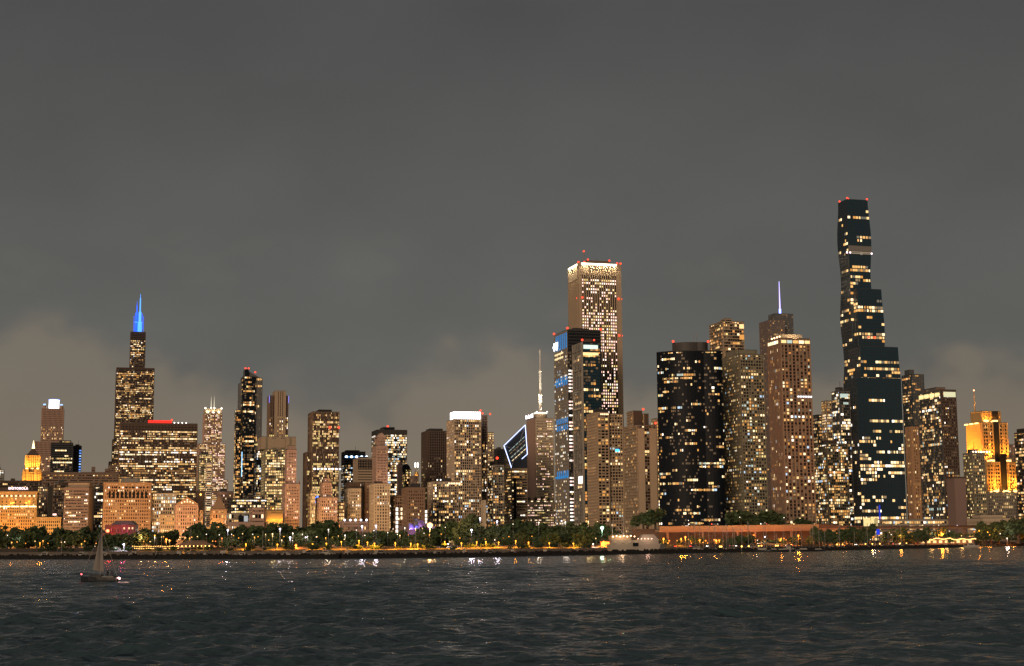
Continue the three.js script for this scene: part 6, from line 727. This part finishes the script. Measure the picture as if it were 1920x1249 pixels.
// ---------------------------------------------------------------- moored ship
{
  const [x, z] = SPOTS.ship, t = thing('moored_ship', 'old grey passenger ship moored at the harbour as a clubhouse', 'ship', [x, 0, z], .12);
  mesh('hull', new MB().prism([[-15, 4], [13, 5], [17, 1], [17, -1], [13, -5], [-15, -4]], -1, 5, [[-15.5, 4.4], [14, 5.4], [18, 1], [18, -1], [14, -5.4], [-15.5, -4.4]]), M.grey, t);
  mesh('lower_deck', new MB().prism([[-14, 4.2], [13, 4.8], [13, -4.8], [-14, -4.2]], 5, 7.2), M.grey, t); mesh('upper_deck', new MB().prism([[-14.5, 4], [-3, 4], [-3, -4], [-14.5, -4]], 7.2, 9.8), M.tan, t);
  mesh('canopy_dome', new MB().prism([[2, 4.4], [13.5, 4.4], [13.5, -4.4], [2, -4.4]], 7.2, 10.4, [[4.5, 2], [11, 2], [11, -2], [4.5, -2]]), M.grey, t); mesh('side_port', new MB().box(-.5, 4.6, 5.1, 3.2, 2, .5), M.ink, t); mesh('railing', new MB().box(-9, 10.6, 4, 11, .08, .08).box(-9, 10.2, 4, 11, .08, .08), M.steel, t).userData.kind = 'stuff';
  for (const [mx, mh] of [[-6.5, 13], [-13, 8]]) put('mast', CYL, M.steel, t, [mx, 9.8 + mh / 2, 0], [.2, mh, .2]); mesh('derrick', new MB().beam([-6.5, 11, 0], [-11, 16, 0], .12), M.steel, t);
  for (let k = 0; k < 7; k++) put('deck_light', BALL, lit(1, .66, .35, 7), t, [-13.5 + k * 2.1, 9.2 + (k % 2) * .4, 4.4], .34); for (let k = 0; k < 5; k++) put('deck_light', BALL, lit(1, .6, .4, 5), t, [1 + k * 2, 7.9, 5], .26); for (let k = 0; k < 6; k++) put('window', PANE, W.e, t, [-12 + k * 4, 6.2, 4.75], [1.4, .9, 1]);
  glowLamp(t, [-9, 11.5, 7], [1, .62, .35], 160); glowLamp(t, [6, 9.5, 8], [1, .55, .4], 90);
  const [sx, sz] = SPOTS.shed, s = thing('orange_shed', 'small orange lit shed at the quay beside the ship', 'shed', [sx, GROUND, sz], .1); mesh('wall', new MB().box(0, 2, 0, 10, 4, 5), M.rust, s); mesh('roof', new MB().prism([[-5.4, 2.9], [5.4, 2.9], [5.4, -2.9], [-5.4, -2.9]], 4, 5.4, [[-5.4, .1], [5.4, .1], [5.4, -.1], [-5.4, -.1]]), M.roof, s); mesh('door', new MB().box(-2, 1.2, 2.55, 1.2, 2.4, .12), M.coal, s); put('wall_lamp', BALL, lit(1, .4, .12, 8), s, [3.4, 3.4, 2.9], .4); glowLamp(s, [1, 4, 5], [1, .42, .1], 110);
}
// ---------------------------------------------------------------- violet bandshell of curled steel sheets
{
  const [x, z] = SPOTS.shell, t = thing('bandshell', 'curled metal bandshell glowing violet above the park trees', 'bandshell', [x, GROUND + 19, z], .2);
  const sheet = (r, a0, a1, h0, h1, p, ry) => { const g = new THREE.SphereGeometry(r, 12, 8, a0, a1 - a0, h0, h1 - h0), g2 = g.clone().scale(.965, .965, .965); const m = mesh('curled_sheet', new MB().geom(g).geom(g2), std(.5, .5, .52, .35, { metalness: .5 }), t); m.position.set(...p); m.rotation.y = ry; };
  sheet(11, .2, 2.4, .35, 1.6, [-4, 0, 0], 2.0); sheet(9, 0, 1.6, .2, 1.7, [1, 1, 2], 2.9); sheet(8, .3, 2, .5, 1.7, [6, 0, 3], 3.6); sheet(9, 0, 1.2, .7, 1.7, [14, -1, 1], 3.9); sheet(7, 0, 1.5, .3, 1.6, [-9, -1, 3], 1.6);
  mesh('stage_house', new MB().box(0, -8, -9, 34, 22, 8), M.mauve, t);
  put('stage_lamp', BALL, lit(.08, .1, 1, 3), t, [-1, 1.5, 10], 1); spot(t, [-2, 0, 15], [-3, 6, 0], [.25, .14, 1], 900, 1.2); spot(t, [5, 0, 16], [4, 6, 0], [.8, .25, 1], 700, 1.2); spot(t, [14, -2, 14], [13, 4, 0], [1, .5, .75], 350, 1.1);
}
// ---------------------------------------------------------------- red pavilion, market terrace, tents, awning
{
  const [x, z] = SPOTS.club, t = thing('red_pavilion', 'low round roofed pavilion washed in magenta red light', 'pavilion', [x, GROUND + 14, z]);
  mesh('wall', new MB().box(0, 1.6, -3, 22, 5.6, 9), M.umber, t); mesh('roof', new MB().prism([[-6, 5], [11, 5], [11, -8], [-6, -8]], 4.6, 7.4, [[-3, 2], [8, 2], [8, -5], [-3, -5]]), M.slate, t); for (let k = 0; k < 6; k++) put('post', CYL, M.steel, t, [-10 + k * 4, -2.4, 3], [.2, 9, .2]); mesh('platform', new MB().box(0, -7.6, -2, 24, 13, 13), M.umber, t); put('red_lamp', BALL, lit(1, .1, .04, 10), t, [-7.4, .2, 7], 1.15); glowLamp(t, [-5.5, 1, 9.5], [1, .02, .04], 300); glowLamp(t, [4, 3, 8], [1, .03, .22], 260); for (const a of [3, 6.5, 9]) put('window', PANE, W.b, t, [a, 2, 1.6], [1, 1.4, 1]);
  const [mx, mz] = SPOTS.market, m = thing('market_pavilion', 'open market pavilion with peaked roof and amber bulbs by the water', 'pavilion', [mx, GROUND, mz]);
  mesh('roof', new MB().prism([[-11, 5], [11, 5], [11, -5], [-11, -5]], 3.6, 6.6, [[-5, .1], [5, .1], [5, -.1], [-5, -.1]]), M.brown, m); for (let k = 0; k < 6; k++) for (const pz of [-4.4, 4.4]) put('post', UNIT, M.brown, m, [-10 + k * 4, 1.8, pz], [.25, 3.6, .25]); mesh('counter', new MB().box(0, .6, -1, 18, 1.2, 3), M.rust, m); for (let k = 0; k < 9; k++) put('bulb_light', BALL, lit(1, .56, .14, 8), m, [-9.6 + k * 2.4, 3.2, 4.8], .28); glowLamp(m, [-4, 2.9, 6.4], [1, .5, .12], 90); glowLamp(m, [5, 2.9, 6.4], [1, .5, .12], 90);
  const [sx, sz] = SPOTS.strings, s = thing('string_light_terrace', 'waterside terrace strung with rows of amber bulbs', 'terrace', [sx, GROUND, sz]);
  mesh('deck', new MB().box(0, .15, 0, 28, .3, 8), M.brown, s); for (let k = 0; k < 8; k++) put('post', CYL, M.brown, s, [-13.5 + k * 3.85, 1.9, 3.6], [.12, 3.6, .12]); for (let r = 0; r < 2; r++) for (let k = 0; k < 26; k++) put('bulb_light', BALL, lit(1, .5, .12, 6), s, [-13.5 + k * 1.08, 3.4 - r * 1.3 - .35 * Math.abs(Math.sin(k * .41)), 3.7 - r * 5], .2); for (let k = 0; k < 6; k++) { put('table', CYL, M.umber, s, [-11 + k * 4.4, .75, 1], [.6, .08, .6]); put('table_leg', CYL, M.umber, s, [-11 + k * 4.4, .45, 1], [.08, .6, .08]); } for (const px of [-8, 0, 8]) glowLamp(s, [px, 2.6, 5.5], [1, .47, .1], 70);
  for (const [k, c, lab] of [['tentA', M.grey, 'small pale tent by the shore with a dim lamp'], ['tentB', std(.1, .4, .25), 'small green lit tent beside the string light terrace']]) { const [tx, tz] = SPOTS[k], e = thing('tent', lab, 'tent', [tx, GROUND, tz]); mesh('roof', new MB().prism([[-2, 2], [2, 2], [2, -2], [-2, -2]], 2.2, 3.4, [[-.05, .05], [.05, .05], [.05, -.05], [-.05, -.05]]), c, e); for (const [px, pz] of [[-1.9, 1.9], [1.9, 1.9], [1.9, -1.9], [-1.9, -1.9]]) put('pole', CYL, M.steel, e, [px, 1.1, pz], [.06, 2.2, .06]); mesh('back_wall', new MB().box(0, 1.1, -1.95, 3.8, 2.1, .06), c, e); put('tent_lamp', BALL, lit(.5, 1, .7, 5), e, [0, 2, 1.4], .2); glowLamp(e, [0, 1.7, 3.4], [.35, 1, .6], 8); }
  const [ax, az] = SPOTS.awning, a = thing('harbor_restaurant', 'long low harbour restaurant with bright yellow bulbs along its awning', 'restaurant', [ax, GROUND, az], .12);
  mesh('wall', new MB().box(0, 2.4, -4, 44, 4.8, 8), M.rust, a); mesh('awning', new MB().prism([[-22.5, 4], [22.5, 4], [22.5, 0], [-22.5, 0]], 4.2, 4.4, [[-22.5, 4, 4.4], [22.5, 4, 4.4], [22.5, 0, 5.8], [-22.5, 0, 5.8]]), M.brown, a); mesh('roof', new MB().box(0, 5.3, -4.2, 45, .6, 9), M.roof, a); for (let k = 0; k < 40; k++) put('bulb_light', BALL, lit(1, .58, .16, 7), a, [-21.5 + k * 1.1, 3.9 + .35 * Math.sin(k * .7) + (k > 8 && k < 22 ? .5 : 0), 4.2], .3); for (let k = 0; k < 9; k++) put('window', PANE, W.b, a, [-19 + k * 4.7, 2.2, .2], [2.6, 2, 1]); for (const px of [-15, -3, 9]) glowLamp(a, [px, 3.4, 7], [1, .52, .14], 150);
}
// ---------------------------------------------------------------- the sloop under sail
{
  const [x, z] = SPOTS.sail, t = thing('sailing_sloop', 'dark sloop under grey sails out on the lake with red and white lights', 'sailboat', [x, -.1, z], Math.PI - .12);
  mesh('hull', hullGeo(7.2, 2.5, .95), M.navy, t); mesh('cabin', new MB().prism([[-.6, .75], [2, .55], [2, -.55], [-.6, -.75]], .95, 1.5, [[-.5, .6], [1.7, .4], [1.7, -.4], [-.5, -.6]]), M.navy, t); mesh('cockpit_coaming', new MB().box(-1.9, 1.08, .75, 2.2, .25, .08).box(-1.9, 1.08, -.75, 2.2, .25, .08), M.navy, t).userData.kind = 'stuff';
  put('mast', CYL, M.steel, t, [-.2, 5.4, 0], [.07, 9.4, .07]); const bm = mesh('boom', new MB().beam([-.2, 2.1, 0], [-1.55, 2.1, -1.9], .05), M.steel, t); mesh('forestay', new MB().beam([-.2, 9.9, 0], [3.4, 1.3, 0], .018), M.steel, t); mesh('backstay', new MB().beam([-.2, 10, 0], [-3.5, 1.1, 0], .018), M.steel, t); mesh('rudder', new MB().box(-3.65, .1, 0, .35, 1.3, .06), M.navy, t); put('tiller', UNIT, M.bark, t, [-3, 1.15, .1], [1.1, .05, .05]);
  const sailGeo = (A, B, C, belly) => { const n = 12, pos = [], idx = []; for (let i = 0; i <= n; i++) for (let j = 0; j <= n; j++) { const u = i / n, v = j / n, w = 1 - u, p = [0, 1, 2].map((k) => A[k] * u + (B[k] * (1 - v) + C[k] * v) * w), b = belly * Math.sin(Math.PI * v) * Math.sin(Math.PI * (.12 + .82 * u)) ; pos.push(p[0] + b * .25, p[1], p[2] - b); } for (let i = 0; i < n; i++) for (let j = 0; j < n; j++) { const a = i * (n + 1) + j; idx.push(a, a + 1, a + n + 1, a + 1, a + n + 2, a + n + 1); } const g = new THREE.BufferGeometry(); g.setAttribute('position', new THREE.Float32BufferAttribute(pos, 3)); g.setIndex(idx); g.computeVertexNormals(); return g; };
  const cloth = new THREE.MeshPhysicalMaterial({ color: col(.25, .235, .22), roughness: 1, transmission: .3, thickness: 0 });
  mesh('mainsail', sailGeo([-.28, 9.9, -.02], [-.28, 2.2, 0], [-1.6, 2.15, -1.95], .45), cloth, t); mesh('jib', sailGeo([0, 9.2, 0], [1.35, 2.3, .1], [-.15, 2, .8], .35), cloth, t);
  put('bow_light', BALL, lit(1, .08, .1, 8), t, [3.55, 1.55, .1], .13); put('stern_light', BALL, lit(1, .5, .45, 14), t, [-3.75, .75, .2], .22); glowLamp(t, [-4.2, .8, .6], [1, .55, .45], 6);
  const body = (px, lean) => {   // a seated figure, one skin, on a fine grid
    const J = { hip: [0, .12, 0], chest: [-.05, .52, 0], neck: [-.02, .66, 0], head: [.02, .8, 0], kl: [.4, .2, .14], kr: [.4, .2, -.14], fl: [.5, -.2, .14], fr: [.5, -.2, -.14], sl: [-.03, .58, .2], sr: [-.03, .58, -.2], el: [.14, .34, .26], er: [.14, .34, -.26], hl: [.34, .3, .18], hr: [.34, .3, -.18] };
    const bones = [['hip', 'chest', .16, .18], ['chest', 'neck', .12, .06], ['neck', 'head', .06, .1], ['head', 'head', .115, .115], ['hip', 'kl', .1, .07], ['hip', 'kr', .1, .07], ['kl', 'fl', .065, .05], ['kr', 'fr', .065, .05], ['chest', 'sl', .1, .075], ['chest', 'sr', .1, .075], ['sl', 'el', .065, .05], ['sr', 'er', .065, .05], ['el', 'hl', .048, .038], ['er', 'hr', .048, .038]];
    const mc = new MarchingCubes(44, M.coal, false, false, 60000); mc.isolation = 0; const S = .75;
    for (let k = 0; k < 44; k++) for (let j = 0; j < 44; j++) for (let i = 0; i < 44; i++) {
      const q = [(i / 22 - 1) * S + .1, (j / 22 - 1) * S + .3, (k / 22 - 1) * S]; let d = 9;
      for (const [a, b, ra, rb] of bones) { const A = J[a], B = J[b], ab = B.map((v, n) => v - A[n]), l2 = ab.reduce((s, v) => s + v * v, 0) || 1e-6, h = Math.min(1, Math.max(0, q.reduce((s, v, n) => s + (v - A[n]) * ab[n], 0) / l2)), dd = Math.hypot(...q.map((v, n) => v - A[n] - ab[n] * h)) - mix(ra, rb, h), kk = .05, hh = Math.min(1, Math.max(0, .5 + .5 * (d - dd) / kk)); d = mix(d, dd, hh) - kk * hh * (1 - hh); }
      mc.field[i + j * 44 + k * 44 * 44] = -d;
    }
    mc.update(); const n = mc.count, g = new THREE.BufferGeometry(); g.setAttribute('position', new THREE.Float32BufferAttribute(Array.from(mc.positionArray.slice(0, n * 3), (v, i) => v * S + [.1, .3, 0][i % 3]), 3)); g.computeVertexNormals();
    const pt = t.localToWorld(new THREE.Vector3(...px)), pr = thing('person', lean, 'person', [pt.x, pt.y, pt.z], t.rotation.y + (px[2] > 0 ? 1.4 : -1.4), undefined); mesh('body', g, std(.05, .05, .06), pr);
  };
  t.updateMatrixWorld(true); body([-1.4, 1.25, .55], 'person in dark clothes sitting below the boom of the sloop'); body([-2.6, 1.25, -.5], 'person in dark clothes sitting at the tiller of the sloop');
}
renderer.render(scene, camera);
